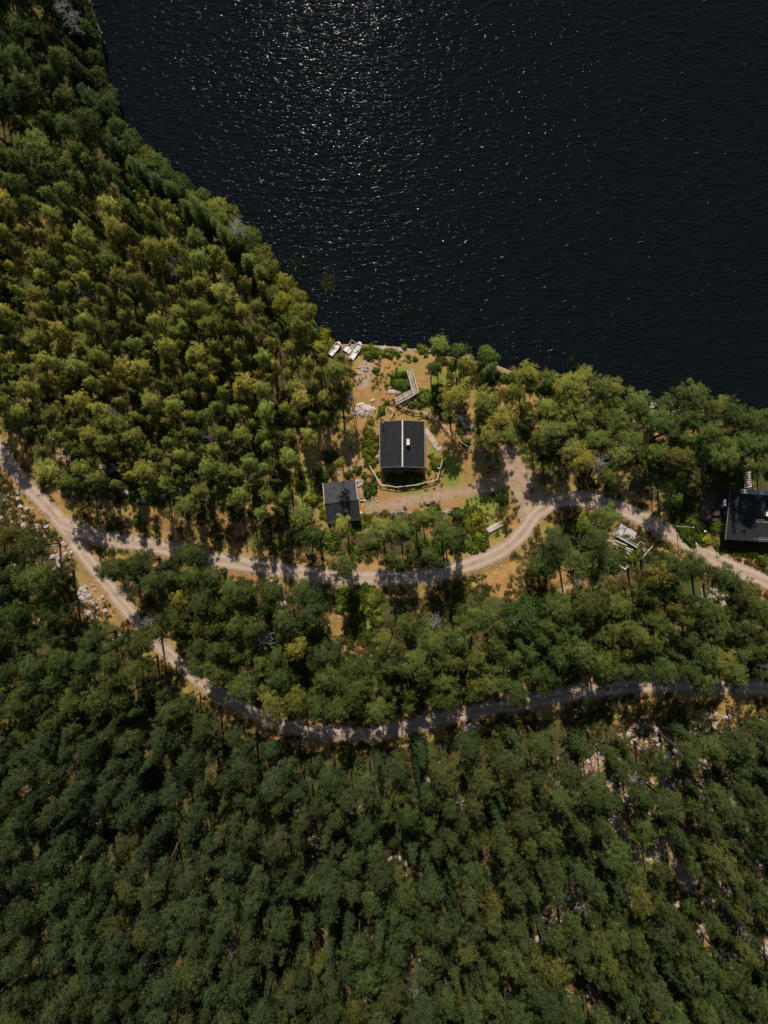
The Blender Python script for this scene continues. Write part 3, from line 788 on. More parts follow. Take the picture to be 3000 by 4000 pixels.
# ------------------------------------------------------------------ labels that single out
LM = [((869,960),'the black cabin roof'),((739,1083),'the small dark shed'),((752,755),'the white boats'),((190,1150),'the road fork'),((1610,1120),'the right-hand house'),
      ((1340,1170),'the lumber heap'),((1125,1120),'the lane bend'),((1830*.553,2850*.553),'the big roadside boulder'),((515,490),'the grey shore snag'),((65,1540),'the left pale snag'),
      ((555,1390),'the snag between roads'),((1369,1682),'the grey snag among rocks'),((507,2036),'the bottom pale snag'),((437,940),'the twin white snags'),((1130,1335),'the deep green broadleaf'),
      ((15,30),'the top left corner'),((15,2190),'the bottom left corner'),((1645,2190),'the bottom right corner'),((1256,1945),'the lower right snag'),((0,975),'the road at left edge'),
      ((720,1585),'the lower road curve'),((1640,1485),'the right road end'),((380,400),'the left shore centre'),((57,620),'the upper left snag'),((1495,850),'the broad shore pine'),
      ((810,2200),'the bottom edge centre'),((10,1850),'the lower left edge'),((1650,1830),'the lower right edge'),((800,1830),'the lower forest centre')]
DIRS = ['right of','above right of','above','above left of','left of','below left of','below','below right of']
ORD = ['nearest','second nearest','third nearest','fourth nearest','fifth nearest','sixth nearest','seventh nearest','eighth nearest','ninth nearest','tenth nearest']
def ordw(k):
    if k < 10: return ORD[k]
    n = k+1; s = 'th' if 10 <= n % 100 <= 20 else {1:'st',2:'nd',3:'rd'}.get(n % 10, 'th')
    return '%d%s nearest' % (n, s)
def relabel(items, noun, look):
    buckets = {}
    for it in items:
        x, y = it['v']
        li = min(range(len(LM)), key=lambda i: (LM[i][0][0]-x)**2+(LM[i][0][1]-y)**2)
        dx = x-LM[li][0][0]; dy = LM[li][0][1]-y
        s_ = int(round(math.atan2(dy, dx)/(math.pi/4))) % 8
        buckets.setdefault((li, s_), []).append((dx*dx+dy*dy, it))
    for (li, s_), L_ in buckets.items():
        L_.sort(key=lambda t: t[0])
        for k, (_, it) in enumerate(L_):
            it['label'] = '%s, %s %s %s %s' % (look(it), ordw(k), noun, DIRS[s_], LM[li][1])
def treelook(t):
    y, g, bl, _ = t['col']
    hue = 'yellowish' if y > .6 else ('olive green' if y > .33 else ('dark green' if g < .85 else 'mid green'))  # dark green also covers crowns dimmed by the painted corner darkening
    size = 'broad' if t['r'] > 28 else ('narrow' if t['r'] < 18 else 'medium')
    return '%s %s %s' % (size, hue, {'pine':'pine','spruce':'pointed spruce','birch':'leafy tree'}[t['kind']])
relabel([t for t in TREES if t['kind'] == 'pine'], 'pine', treelook)
relabel([t for t in TREES if t['kind'] == 'spruce'], 'spruce', treelook)
relabel([t for t in TREES if t['kind'] == 'birch'], 'broadleaf', treelook)
relabel([t for t in TREES if t['kind'] == 'dead'], 'dead tree', lambda t: 'bare grey dead tree')

def in_frame(v, m=30): return -m < v[0] < 1659+m and -m < v[1] < 2212+m
pines = [t for t in TREES if t['kind'] == 'pine']
# the hand-set trees round the clearings first, then the largest crowns
pines.sort(key=lambda t: -(in_frame(t['v'], 5)*1000+t['r']+(6 if t['manual'] else 0)))
single = set(id(t) for t in pines[:300])
mass = []
KN = {'pine':('pine_tree','pine tree','pines of the lakeside forest'), 'spruce':('spruce_tree','spruce tree','spruces scattered among the pines'),
      'birch':('broadleaf_tree','broadleaf tree','broadleaf trees among the pines'), 'dead':('dead_tree','dead tree','grey dead trees standing in the forest')}
for t in TREES:
    lib = {'pine': PINES, 'spruce': SPRUCES, 'birch': BIRCHES, 'dead': DEADS}[t['kind']][t['i']]
    if (t['kind'] == 'pine' and id(t) not in single) or (t['kind'] != 'dead' and not in_frame(t['v'], 5)): mass.append(t); continue
    nm, cat, grp = KN[t['kind']]
    if t['kind'] == 'dead':
        o = bpy.data.objects.new(nm, lib['trunk']); COL.objects.link(o); o.location = t['loc']; o.rotation_euler = (0,0,t['rz'])
        o.scale = (t['sw'], t['sw'], t['sz']); tag(o, t['label'], cat, grp); continue
    o = empty(nm, t['loc'], t['rz'], label=t['label'], cat=cat, group=grp)
    o.scale = (t['sw'], t['sw'], t['sz'])
    for pn in ('trunk', 'crown'):
        c_ = bpy.data.objects.new('branches' if (t['kind'] == 'dead' and pn == 'crown') else pn, lib[pn]); COL.objects.link(c_); c_.parent = o
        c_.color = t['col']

def scatter(name, pts, sources, material_less=None, label=None, cat=None):
    """pts: list of (x,y,z, rz, sxy, sz, idx, color). ONE object instancing sources on its own points"""
    lib = bpy.data.collections.new(name+'_kinds')
    for k, me_ in enumerate(sources):
        so = bpy.data.objects.new('%s_kind_%02d' % (name, k), me_); lib.objects.link(so)
    me = bpy.data.meshes.new(name); me.from_pydata([p[:3] for p in pts], [], [])
    a = me.attributes.new('rz', 'FLOAT_VECTOR', 'POINT'); a.data.foreach_set('vector', [c for p in pts for c in (0, 0, p[3])])
    a = me.attributes.new('scl', 'FLOAT_VECTOR', 'POINT'); a.data.foreach_set('vector', [c for p in pts for c in (p[4], p[4], p[5])])
    a = me.attributes.new('pick', 'INT', 'POINT'); a.data.foreach_set('value', [p[6] for p in pts])
    a = me.attributes.new('color', 'FLOAT_COLOR', 'POINT'); a.data.foreach_set('color', [c for p in pts for c in p[7]])
    o = bpy.data.objects.new(name, me); COL.objects.link(o)
    ng = bpy.data.node_groups.new(name+'_scatter', 'GeometryNodeTree')
    ng.interface.new_socket('Geometry', in_out='INPUT', socket_type='NodeSocketGeometry')
    ng.interface.new_socket('Geometry', in_out='OUTPUT', socket_type='NodeSocketGeometry')
    gi = ng.nodes.new('NodeGroupInput'); go = ng.nodes.new('NodeGroupOutput')
    iop = ng.nodes.new('GeometryNodeInstanceOnPoints'); ci = ng.nodes.new('GeometryNodeCollectionInfo')
    ci.inputs['Collection'].default_value = lib; ci.inputs['Separate Children'].default_value = True; ci.inputs['Reset Children'].default_value = True
    def na(nm, ty):
        n_ = ng.nodes.new('GeometryNodeInputNamedAttribute'); n_.data_type = ty; n_.inputs['Name'].default_value = nm
        return n_.outputs['Attribute']
    ng.links.new(gi.outputs[0], iop.inputs['Points']); ng.links.new(ci.outputs[0], iop.inputs['Instance'])
    iop.inputs['Pick Instance'].default_value = True
    ng.links.new(na('pick', 'INT'), iop.inputs['Instance Index'])
    e2r = ng.nodes.new('FunctionNodeEulerToRotation'); ng.links.new(na('rz', 'FLOAT_VECTOR'), e2r.inputs[0]); ng.links.new(e2r.outputs[0], iop.inputs['Rotation'])
    ng.links.new(na('scl', 'FLOAT_VECTOR'), iop.inputs['Scale'])
    ng.links.new(iop.outputs[0], go.inputs[0])
    md = o.modifiers.new('scatter', 'NODES'); md.node_group = ng
    tag(o, label, cat, kind='stuff'); return o
src = [p['both'] for p in PINES]+[p['both'] for p in SPRUCES]
pts = []
ro = random.Random(41)
for gx_ in range(-90, 91, 1):
    for gy_ in range(-110, 111, 1):
        px, py = gx_*4.0+ro.uniform(-1.5, 1.5), gy_*4.0+ro.uniform(-1.5, 1.5)
        if abs(px) > 190 or abs(py) > 210: continue
        vx_, vy_ = VV(px, py, 9)
        if -95 < vx_ < 1755 and -95 < vy_ < 2310: continue
        hz_ = H1(px, py)
        if hz_ < -.5 or look2(GRD, px, py) < 1 or ro.random() < .2: continue
        if math.hypot(px-HOUSE_C[2][0][0], py-HOUSE_C[2][0][1]) < 11: continue
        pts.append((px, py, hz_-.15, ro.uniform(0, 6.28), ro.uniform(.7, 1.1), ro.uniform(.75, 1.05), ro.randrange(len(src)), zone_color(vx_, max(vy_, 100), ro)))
for t in mass:
    if t['kind'] == 'birch': continue
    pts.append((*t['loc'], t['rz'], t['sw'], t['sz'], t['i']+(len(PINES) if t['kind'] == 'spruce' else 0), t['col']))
scatter('pine_forest', pts, src, label='dense pine forest mass filling the gaps between the single trees', cat='forest')
print('single', len(single), 'mass', len(pts))

# ------------------------------------------------------------------ undergrowth (heather, bilberry, bracken)
UN = [bush_mesh(700+i, .38, .28, 12, 12, M['under'], 'undergrowth_tuft', .20, .10) for i in range(4)]
UL = [bush_mesh(720+i, .5, .5, 18, 16, M['leaf'], 'bracken_tuft', .24, .13) for i in range(3)]
uo = []
ru = random.Random(5)
cand = RNG.random((60000, 2)); cx = (cand[:, 0]-.5)*134; cy = (cand[:, 1]-.5)*176
ok = ~inside(cx, cy, LAKE)
dr = np.full(len(cx), 1e9)
for r, wd in ROADS: dr = np.minimum(dr, poly_dist(cx, cy, r)-wd/2)
ok &= (dr > .25)
iny = inside(cx, cy, YARD); hs_ = height(cx, cy)
nz = vnoise(cx+11, cy+13, 3.2)
for (x, y, k_, yy, h_, n_) in zip(cx, cy, ok, iny, hs_, nz):
    if not k_ or h_ < -.35: continue
    if any(math.hypot(x-c[0], y-c[1]) < r_-2.6 for c, r_ in HOUSE_C): continue
    if yy and n_ < .50+.15*ru.random(): continue
    if n_ < .36+.2*ru.random(): continue
    s_ = ru.uniform(.4, 1.1)*(.5 if yy else 1)
    uo.append((x, y, h_-.02, ru.uniform(0, 6.28), s_, s_*ru.uniform(.5, 1.0), ru.randrange(4), (ru.random()**1.3, ru.uniform(.7, 1.1), ru.random()*.4, 1)))
def patch(px, py, rx, ry, rot, n, kind, col, smin=.7, smax=1.3):
    a = math.radians(rot)
    for _ in range(n):
        q_ = math.sqrt(ru.random()); t_ = ru.uniform(0, 6.28); u, v = q_*rx*math.cos(t_), q_*ry*math.sin(t_)
        X_, Y_ = W(px+u*math.cos(a)-v*math.sin(a), py+u*math.sin(a)+v*math.cos(a))
        h_ = H1(X_, Y_); s_ = ru.uniform(smin, smax)*.72
        if vnoise(X_, Y_, 1.3) < .38: continue
        if any(math.hypot(X_-c[0], Y_-c[1]) < 3.6 for c, r_ in HOUSE_C[:2]): continue
        uo.append((X_, Y_, h_-.03, ru.uniform(0, 6.28), s_, s_, kind+ru.randrange(3 if kind else 4), (min(1, col[0]+ru.uniform(-.2, .3)), col[1]*ru.uniform(.85, 1.2), col[2], 1)))
G_ = (.15, 1.0, 0); YG = (.55, 1.1, 0)
for a in [(790,1325,30,60,0,420,4,G_),(745,1295,22,25,0,80,4,G_),(800,1290,22,20,0,120,4,YG),(1025,1150,22,42,-25,260,4,YG),(800,960,14,52,0,90,4,YG),(946,1000,9,15,0,50,4,YG),(870,1038,50,13,0,150,4,YG),(800,960,16,52,0,120,0,YG),
          (868,822,22,16,0,90,4,G_),(815,760,40,8,0,26,4,YG),(800,1050,12,22,0,50,4,G_),(715,985,14,10,0,40,4,G_),(1500,1155,22,26,-30,120,4,G_),(1470,1135,10,40,-30,60,4,G_),(950,860,18,30,0,90,4,G_),
          (790,1325,34,70,0,100,0,YG),(1005,1100,22,12,0,60,4,G_),(905,752,40,6,0,24,4,YG),(1330,1210,14,26,20,60,4,G_),(770,1130,50,18,0,120,4,YG),(705,1075,14,50,0,70,4,YG),(1140,1260,60,30,0,60,0,YG),(985,790,60,20,0,90,0,YG),(1080,840,70,40,0,160,0,YG),(1060,1110,30,20,0,60,0,YG),(830,1110,40,6,0,30,0,YG),(1600,1185,40,10,10,60,4,G_),(960,1180,60,12,0,120,4,G_)]:
    patch(*a)
scatter('undergrowth', uo, UN+UL, label='low heather, bilberry and bracken covering the forest floor', cat='undergrowth')

# ------------------------------------------------------------------ boulders and stones
BO = []
def boulder(v, size, flat=1.0):
    BO.append(dict(v=v, size=size, flat=flat))
rb = random.Random(9)
for (x, y), s_ in [(Z5(1400,1400),1.35),(Z5(1440,1390),.8),(Z5(100,450),.5),(Z5(150,462),.35),(Z5(180,605),.75),(Z5(160,650),.5),(Z5(20,480),.45),(Z4(385,340),.65),(Z4(350,370),.5),(Z4(365,208),.45),
        (Z4(530,560),.6),(Z4(590,580),.45),(Z4(680,640),.5),(Z4(150,90),.6),(Z4(240,90),.5),(Z4(250,710),.6),(Z4(290,160),.4),(Z7(80,895),.8),(Z7(165,1100),.7),(Z7(225,1045),.7),(Z7(1230,1090),.8),(Z7(1145,790),.7),
        (Z7(1130,780),.6),(Z7(1165,740),.5),(Z7(1260,850),.7),(Z7(1290,1145),.5),(Z7(1620,640),.6),(Z8(1000,1225),.55),(Z8(1065,1250),.5),(Z8(970,1340),.9),(Z8(965,615),.6),(Z8(1600,655),.8),(Z8(1610,735),.5),
        (Z3(340,1170),.7),(Z3(410,1290),.55),(Z3(480,1340),.55),(Z3(940,1590),.6),(Z3(820,1530),.6),(Z3(660,1360),.4),(Z3(100,820),.6),(Z3(110,1530),.5),(Z3(1240,1400),.5),(Z7(1250,1240),.5),(Z7(1150,450),.5),
        (Z6(1580,260),.55),(Z6(800,970),.6),(Z6(820,1020),.5),(Z6(950,1010),.6),(Z6(1060,1050),.8),(Z6(990,1220),.6),(Z6(1250,920),.55),(Z6(870,830),.5),(Z6(1260,810),.5),(Z2(1180,1600),.5),(Z2(1270,1590),.5),
        (Z1(560,345),.3),(Z1(595,340),.3),(Z1(600,360),.3),(Z1(585,355),.25),(Z1(560,385),.28),(Z1(405,1100),.4),(Z1(690,985),.35),(Z1(1055,222),.5),(Z1(960,215),.45),(Z1(865,285),.3),(Z1(830,250),.25)]:
    boulder((x, y), s_)
FIELDS = [(60,1120,60,50,20),(120,1190,40,25,12),(195,1300,30,30,14),(180,1285,14,20,10),(1383,1580,40,30,26),(1440,1620,30,22,20),(1540,1565,50,25,16),(1450,1690,25,20,14),(1340,1770,22,22,14),(1350,1812,12,18,8),
          (1523,1700,15,25,10),(1486,1915,22,26,14),(1340,1935,40,25,16),(1200,1960,40,35,16),(1325,2190,20,18,8),(1520,2112,22,14,8),(686,1845,30,20,8),(863,1858,30,30,8),(146,985,20,14,8),(240,1010,20,12,6),
          (335,1060,40,20,8),(1430,876,30,5,10),(1000,765,20,4,8),(830,757,40,8,12),(780,890,20,8,14),(1000,1760,30,30,6),(1560,1290,40,20,10),(1250,1630,80,30,14),(1580,1760,60,80,14)]
FIELDS += [(a, b_, c_*1.2, c_, 7 if a > 1180 else 3) for a, b_, c_ in GAPS]
for (fx, fy, rx, ry, n) in FIELDS:
    for _ in range(n):
        a = rb.uniform(0, 6.28); q_ = math.sqrt(rb.random())
        boulder((fx+rx*q_*math.cos(a), fy+ry*q_*math.sin(a)), rb.choice((.22,.28,.34,.42,.5))*rb.uniform(.8,1.2))
BO.sort(key=lambda b_: -b_['size'])
relabel(BO, 'boulder', lambda t: ('large pale granite boulder' if t['size'] > .58 else ('grey rounded boulder' if t['size'] > .38 else 'small pale grey stone')))
def on_road(x, y):
    return look2(GRD, x, y) < .1
stones = []
for i, b_ in enumerate(BO):
    x, y = W(*b_['v']); 
    if on_road(x, y): continue
    z = H1(x, y); s_ = b_['size']
    if i < 290:
        o = bpy.data.objects.new('boulder', ROCKS[i % 7]); COL.objects.link(o)
        o.location = (x, y, z+s_*.18); o.rotation_euler = (rb.uniform(-.3,.3), rb.uniform(-.3,.3), rb.uniform(0, 6.28)); o.scale = (s_*rb.uniform(.85,1.2), s_*rb.uniform(.75,1), s_*rb.uniform(.7,1.1))
        tag(o, b_['label'], 'boulder', 'boulders lying on the forest floor')
    else: stones.append((x, y, z+.05, rb.uniform(0,6.28), s_, s_, rb.randrange(7), (1,1,1,1)))
for (fx, fy, rx, ry, n) in FIELDS+[(850,1105,50,8,10),(790,1085,30,10,8),(620,1240,70,12,10)]:
    for _ in range(n*5):
        a = rb.uniform(0, 6.28); q_ = rb.random()**.7
        x, y = W(fx+1.3*rx*q_*math.cos(a), fy+1.3*ry*q_*math.sin(a)); z = H1(x, y)
        if on_road(x, y) or z < -.75: continue
        s_ = rb.uniform(.07, .2); stones.append((x, y, z+s_*.3, rb.uniform(0,6.28), s_, s_, rb.randrange(7), (1,1,1,1)))
for _ in range(1500):
    x = rb.uniform(-63, 63); y = rb.uniform(-84, 20)
    if vnoise(x+5, y+8, 9) < .55 or on_road(x, y) or pin(x, y, YARD): continue
    s_ = rb.uniform(.07, .26); stones.append((x, y, H1(x, y)+s_*.3, rb.uniform(0,6.28), s_, s_, rb.randrange(7), (1,1,1,1)))
scatter('stones', stones, ROCKS, label='loose small stones strewn over the forest floor', cat='stones')

# rock outcrops of the yard: flat ledges
M['ledge'] = simple('pink_granite_ledge', (.46,.37,.31), (.58,.49,.43), 2.2, .9, .6, .05)
def outcrop(v, rx, ry, rz, label, seed):
    import bmesh
    r = random.Random(seed); bm = bmesh.new(); bmesh.ops.create_icosphere(bm, subdivisions=4, radius=1)
    for p in bm.verts:
        n_ = math.sin(p.co.x*4+seed)*math.cos(p.co.y*5+seed)*.16+math.sin(p.co.x*11)*math.sin(p.co.y*9+seed)*.06
        p.co.x *= 1+n_; p.co.y *= 1-n_; p.co.z = round((p.co.z+n_)*4)/4*.8+p.co.z*.2
    me = bpy.data.meshes.new('rock_outcrop'); bm.to_mesh(me); bm.free(); me.materials.append(M['ledge'])
    o = bpy.data.objects.new('rock_outcrop', me); COL.objects.link(o); x, y = W(*v)
    o.location = (x, y, H1(x, y)); o.scale = (rx, ry, .22); o.rotation_euler = (0, 0, rz)
    tag(o, label, 'rock', 'bare rock ledges in the clearing')
outcrop(Z1(830,515), 1.6, .38, 0, 'long pale rock ledge left of the walkway foot', 1)
outcrop(Z1(620,635), 1.3, .6, -.2, 'pink rock ledge above the cabin, nearest the left pines', 2)
outcrop(Z1(655,580), .45, .25, .2, 'small flat pale rock just left of the walkway steps', 3)
outcrop(Z1(710,255), .9, .35, .1, 'whitish rock ledge by the shore right of the boats', 4)
outcrop(Z1(1310,730), 1.6, .7, -.6, 'sloping pink rock ledge under the pines right of the cabin', 5)
outcrop(Z1(570,610), .8, .35, .1, 'low grey rock ledge at the foot of the left pines', 6)

# ------------------------------------------------------------------ houses
def gable(name, v, half_across, half_along, eave, ridge, rz, roofm, wallm, trim, label, axis_x=False, capm=None, ov=.4, zv=None):
    x, y = W(v[0], v[1], zv if zv else eave)
    base = H1(x, y)
    R = empty(name, (x, y, base), rz+(math.pi/2 if axis_x else 0), label=label, cat='house')
    a, L_ = half_across, half_along
    wa, wl = a-ov, L_-ov
    sl = (ridge-eave)/a
    wz = eave+sl*ov-.12; pk = wz+sl*wa
    b = MB()
    vs = [(-wa,-wl,-.3),(wa,-wl,-.3),(wa,wl,-.3),(-wa,wl,-.3),(-wa,-wl,wz),(wa,-wl,wz),(wa,wl,wz),(-wa,wl,wz),(0,-wl,pk),(0,wl,pk)]
    b.add(vs, [(0,1,5,8,4),(2,3,7,9,6),(1,2,6,5),(3,0,4,7)], wallm)
    b.build('wall', R)
    b = MB(); t = .14
    for s_ in (-1, 1):
        vs = [(0,-L_,ridge),(s_*a,-L_,eave),(s_*a,L_,eave),(0,L_,ridge)]
        vs += [(p[0],p[1],p[2]-t) for p in vs]
        fs = [(0,1,2,3),(7,6,5,4),(0,4,5,1),(1,5,6,2),(2,6,7,3)]
        if s_ < 0: fs = [f[::-1] for f in fs]
        b.add(vs, fs, roofm)
    rf = b.build('roof', R)
    # felt seams, standing a little proud of the roof
    b = MB()
    n_ = int(L_*2/1.0)
    for s_ in (-1, 1):
        for k in range(1, n_):
            yy = -L_+k*2*L_/n_
            b.bar((s_*.1,yy,ridge-.1*sl+.008),(s_*(a-.02),yy,eave+.02*sl+.008),.035,.012,roofm)
    b.build('seam', rf)
    b = MB(); b.bar((0,-L_-.02,ridge+.03),(0,L_+.02,ridge+.03),.2,.05,capm or roofm); b.build('ridge_cap', rf)
    for sy in (-1, 1):
        for s_ in (-1, 1):
            b = MB(); b.bar((s_*.02,sy*(L_+.035),ridge-.03),(s_*(a+.03),sy*(L_+.035),eave-.03),.06,.17,trim[0 if s_ < 0 else 1] if isinstance(trim, tuple) else trim); b.build('bargeboard', rf)
    return R, sl
# main cabin: ridge runs up the picture
R, sl = gable('cabin', (868.8,960.2), 3.58, 3.68, 2.8, 4.35, 0, M['roof'], M['wall'], M['greytrim'], 'black gable-roofed cabin with a pale ridge strip in the middle of the clearing', capm=M['pale'])
for s_ in (-1, 1):
    b = MB(); b.bar((s_*3.66,-3.6,2.62),(s_*3.66,3.6,2.62),.11,.09,M['greytrim']); b.build('gutter', R)
b = MB(); b.box((.88,.22,4.3),(.42,.85,1.0),M['brick']); ch = b.build('chimney', R)
b = MB(); b.box((.88,.22,4.85),(.5,.98,.08),M['pale']); b.build('chimney_cap', ch)
b = MB(); b.tube([(-3.1,3.3,2.7),(-3.1,3.3,4.4)],.05,M['pale'],8); mp_ = b.build('vent_pipe', R)
b = MB(); b.cyl((-3.1,3.3,4.4),.16,.14,M['greytrim'],12,.05); b.build('vent_cap', mp_)
def window(R, x, y, z, w_, h_, nrm, name='window'):
    b = MB(); ax = nrm in 'xX'; s_ = 1 if nrm in 'xy' else -1
    d = (.06,w_,h_) if ax else (w_,.06,h_); off = (s_*.02,0,0) if ax else (0,s_*.02,0)
    b.box((x+off[0],y+off[1],z),d,M['glass']); o = b.build(name, R)
    b = MB(); t = .08
    for k in (-1, 1):
        if ax:
            b.box((x+s_*.05,y+k*(w_/2),z),(.05,t,h_+t),M['pale']); b.box((x+s_*.055,y,z+k*(h_/2)),(.05,w_-t-.01,t),M['pale'])
        else:
            b.box((x+k*(w_/2),y+s_*.05,z),(t,.05,h_+t),M['pale']); b.box((x,y+s_*.055,z+k*(h_/2)),(w_-t-.01,.05,t),M['pale'])
    b.build('frame', o)
wa, wl = 3.18, 3.28
for yy in (-1.6, 1.6): window(R, wa, yy, 1.5, 1.1, 1.0, 'x'); window(R, -wa, yy, 1.5, 1.1, 1.0, 'X')
window(R, -1.4, wl, 1.5, 1.3, 1.2, 'y'); window(R, 0, -wl, 1.6, 1.2, 1.1, 'Y')
b = MB(); b.box((1.3,wl+.03,1.05),(.95,.06,2.1),M['darkwood']); d_ = b.build('door', R)
b = MB(); b.box((1.65,wl+.09,1.05),(.12,.05,.04),M['greytrim']); b.build('handle', d_)

# shed: ridge runs across the picture, turned a little
R, sl = gable('shed', (738.2,1084), 3.35, 2.66, 2.1, 3.75, math.radians(7), M['roofgrey'], M['blackwall'], (M['roofgrey'], M['pale']), 'smaller grey-black roofed shed at the lower left of the clearing', axis_x=True, ov=.25)
b = MB(); b.box((-1.2,-2.45,1.0),(1.1,.06,2.0),M['darkwood']); d_ = b.build('door', R)
b = MB(); b.box((-.8,-2.5,1.0),(.1,.05,.04),M['greytrim']); b.build('handle', d_)

# right-hand house: monopitch roof running out of the frame
x, y = W(1660,1119,2.8); rz = math.radians(-3.5)
R = empty('lake_house', (x, y, H1(x, y)), rz, label='dark flat-roofed house cut off by the right edge', cat='house')
b = MB(); hw, hl = 6.7, 3.9
zt = lambda yy: 2.75+(yy+hl)*.09
for sx in (0,):
    vs = [(-hw,-hl,zt(-hl)),(hw,-hl,zt(-hl)),(hw,hl,zt(hl)),(-hw,hl,zt(hl))]; vs += [(p[0],p[1],p[2]-.16) for p in vs]
    b.add(vs, [(0,1,2,3),(7,6,5,4),(0,4,5,1),(1,5,6,2),(2,6,7,3),(3,7,4,0)], M['roof'])
rf = b.build('roof', R)
b = MB()
for k in range(1, 12):
    xx = -hw+k*hw*2/12; b.bar((xx,-hl+.05,zt(-hl+.05)+.008),(xx,hl-.3,zt(hl-.3)+.008),.035,.012,M['roof'])
b.build('seam', rf)
b = MB(); b.bar((-hw-.06,-hl,zt(-hl)-.05),(-hw-.06,hl,zt(hl)-.05),.08,.2,M['greytrim']); b.build('bargeboard', rf)
b = MB(); b.box((.9,hl+.12,zt(hl)-.02),(2*hw-1.4,.75,.08),M['sheet']); b.build('flashing', rf)
b = MB()
ww, wl2 = hw-.35, hl-.35
vs = [(-ww,-wl2,-.3),(ww,-wl2,-.3),(ww,wl2,-.3),(-ww,wl2,-.3),(-ww,-wl2,zt(-wl2)-.17),(ww,-wl2,zt(-wl2)-.17),(ww,wl2,zt(wl2)-.17),(-ww,wl2,zt(wl2)-.17)]
b.add(vs, [(0,1,5,4),(1,2,6,5),(2,3,7,6),(3,0,4,7)], M['wall']); b.build('wall', R)
window(R, -ww, 1.0, 1.5, 1.4, 1.1, 'X'); window(R, -ww, -2.0, 1.5, 1.1, 1.0, 'X')
b = MB(); b.box((-1.1+.4,.6,3.5),(.6,.6,.9),M['brick']); ch = b.build('chimney', R)
b = MB(); b.box((-.7,.6,3.98),(.7,.7,.07),M['pale']); b.build('chimney_cap', ch)
b = MB()
for s_ in (-.18, .18): b.bar((-2.1,-.55+s_,zt(-.55)+.09),(.6,-.55+s_,zt(-.55)+.09),.04,.04,M['palewood'])
for k in range(9): b.bar((-2.0+k*.31,-.73,zt(-.73)+.09),(-2.0+k*.31,-.37,zt(-.37)+.09),.04,.03,M['palewood'])
b.build('roof_ladder', rf)
b = MB(); b.tube([(-1.3,-3.5,2.8),(-1.3,-3.5,4.3)],.025,M['sheet'],6); an = b.build('antenna', R)
b = MB(); b.bar((-3.0,-3.5,4.2),(.2,-3.5,4.2),.03,.03,M['sheet'])
for k in range(8): b.bar((-2.0+k*.25,-3.9,4.2),(-2.0+k*.25,-3.1,4.2),.02,.02,M['sheet'])
b.build('antenna_rod', an)
b = MB(); b.box((-hw-.32,2.1,2.3),(.35,1.1,.5),M['sheet']); b.build('heat_pump', R)

# terrace west of the right house
o_ = empty('terrace', (*W(*Z2(1300,965)), 0), rz, label='dark wooden terrace on the left side of the right-hand house', cat='terrace')
o_.location.z = H1(*W(*Z2(1300,965)))
b = MB()
for k in range(32): b.box((-2.1+k*.145,0,.22),(.125,4.6,.04),M['darkwood'])
b.build('deck_boards', o_)
b = MB()
for yy in (-2.1,0,2.1): b.box((.1,yy,.08),(4.6,.1,.23),M['darkwood'])
b.build('joist', o_)
def put(name, v, label, cat, group=None, rz=0, z=None, h=0.0):
    x, y = W(v[0], v[1], h); return empty(name, (x, y, H1(x, y)+h if z is None else z), rz, label=label, cat=cat, group=group)
ch_ = put('garden_chair', Z2(1354,960), 'white plastic garden chair on the terrace by the right-hand house', 'chair', h=.25, rz=.2)
b = MB(); b.box((0,0,.42),(.46,.46,.04),M['white']); b.build('seat', ch_)
b = MB(); b.box((0,.24,.68),(.46,.04,.5),M['white']); b.build('backrest', ch_)
for sx in (-1,1):
    for sy in (-1,1): b = MB(); b.tube([(sx*.2,sy*.2,0),(sx*.18,sy*.18,.40)],.02,M['white'],6); b.build('leg', ch_)
    b = MB(); b.box((sx*.25,0,.6),(.04,.42,.04),M['white']); b.build('armrest', ch_)
tb = put('garden_table', Z2(1318,1003), 'dark low garden table on the terrace below the white chair', 'table', h=.25)
b = MB(); b.box((0,0,.55),(1.1,.7,.05),M['darkwood']); b.build('tabletop', tb)
for sx in (-1,1):
    for sy in (-1,1): b = MB(); b.box((sx*.48,sy*.28,.26),(.06,.06,.52),M['darkwood']); b.build('leg', tb)
ch_ = put('deck_chair', Z2(1300,1015), 'dark deck chair left of the low terrace table', 'chair', h=.25, rz=1.2)
b = MB(); b.box((0,0,.35),(.5,.5,.05),M['black']); b.build('seat', ch_)
b = MB(); b.bar((0,.24,.36),(0,.5,.9),.5,.04,M['black']); b.build('backrest', ch_)
for sx in (-1,1):
    for sy in (-1,1): b = MB(); b.tube([(sx*.2,sy*.2,0),(sx*.2,sy*.2,.33)],.02,M['black'],6); b.build('leg', ch_)

# steps up from the right house towards the lake
x0, y0 = W(*Z2(1500,690)); x1, y1 = W(*Z2(1530,840))
st = empty('garden_stairs', (x1, y1, H1(x1, y1)), math.atan2(y0-y1, x0-x1)-math.pi/2, label='grey wooden garden stairs under the pines above the right-hand house', cat='stairs')
Ls = math.hypot(x0-x1, y0-y1); n_ = 10
for k in range(n_):
    b = MB(); b.box((0,.2+k*Ls/n_,.12+k*.09),(1.25,.24,.05),M['palewood']); b.build('tread', st)
for s_ in (-1,1):
    b = MB(); b.bar((s_*.7,0,.05),(s_*.7,Ls,.95),.07,.2,M['darkwood']); b.build('stringer', st)
    b = MB(); b.bar((s_*.75,0,.85),(s_*.75,Ls,1.75),.06,.06,M['darkwood']); b.build('handrail', st)
    for k in range(4): b = MB(); b.bar((s_*.75,k*Ls/3*.98+.02,.0),(s_*.75,k*Ls/3*.98+.02,.85+k*.29),.06,.06,M['darkwood']); b.build('post', st)

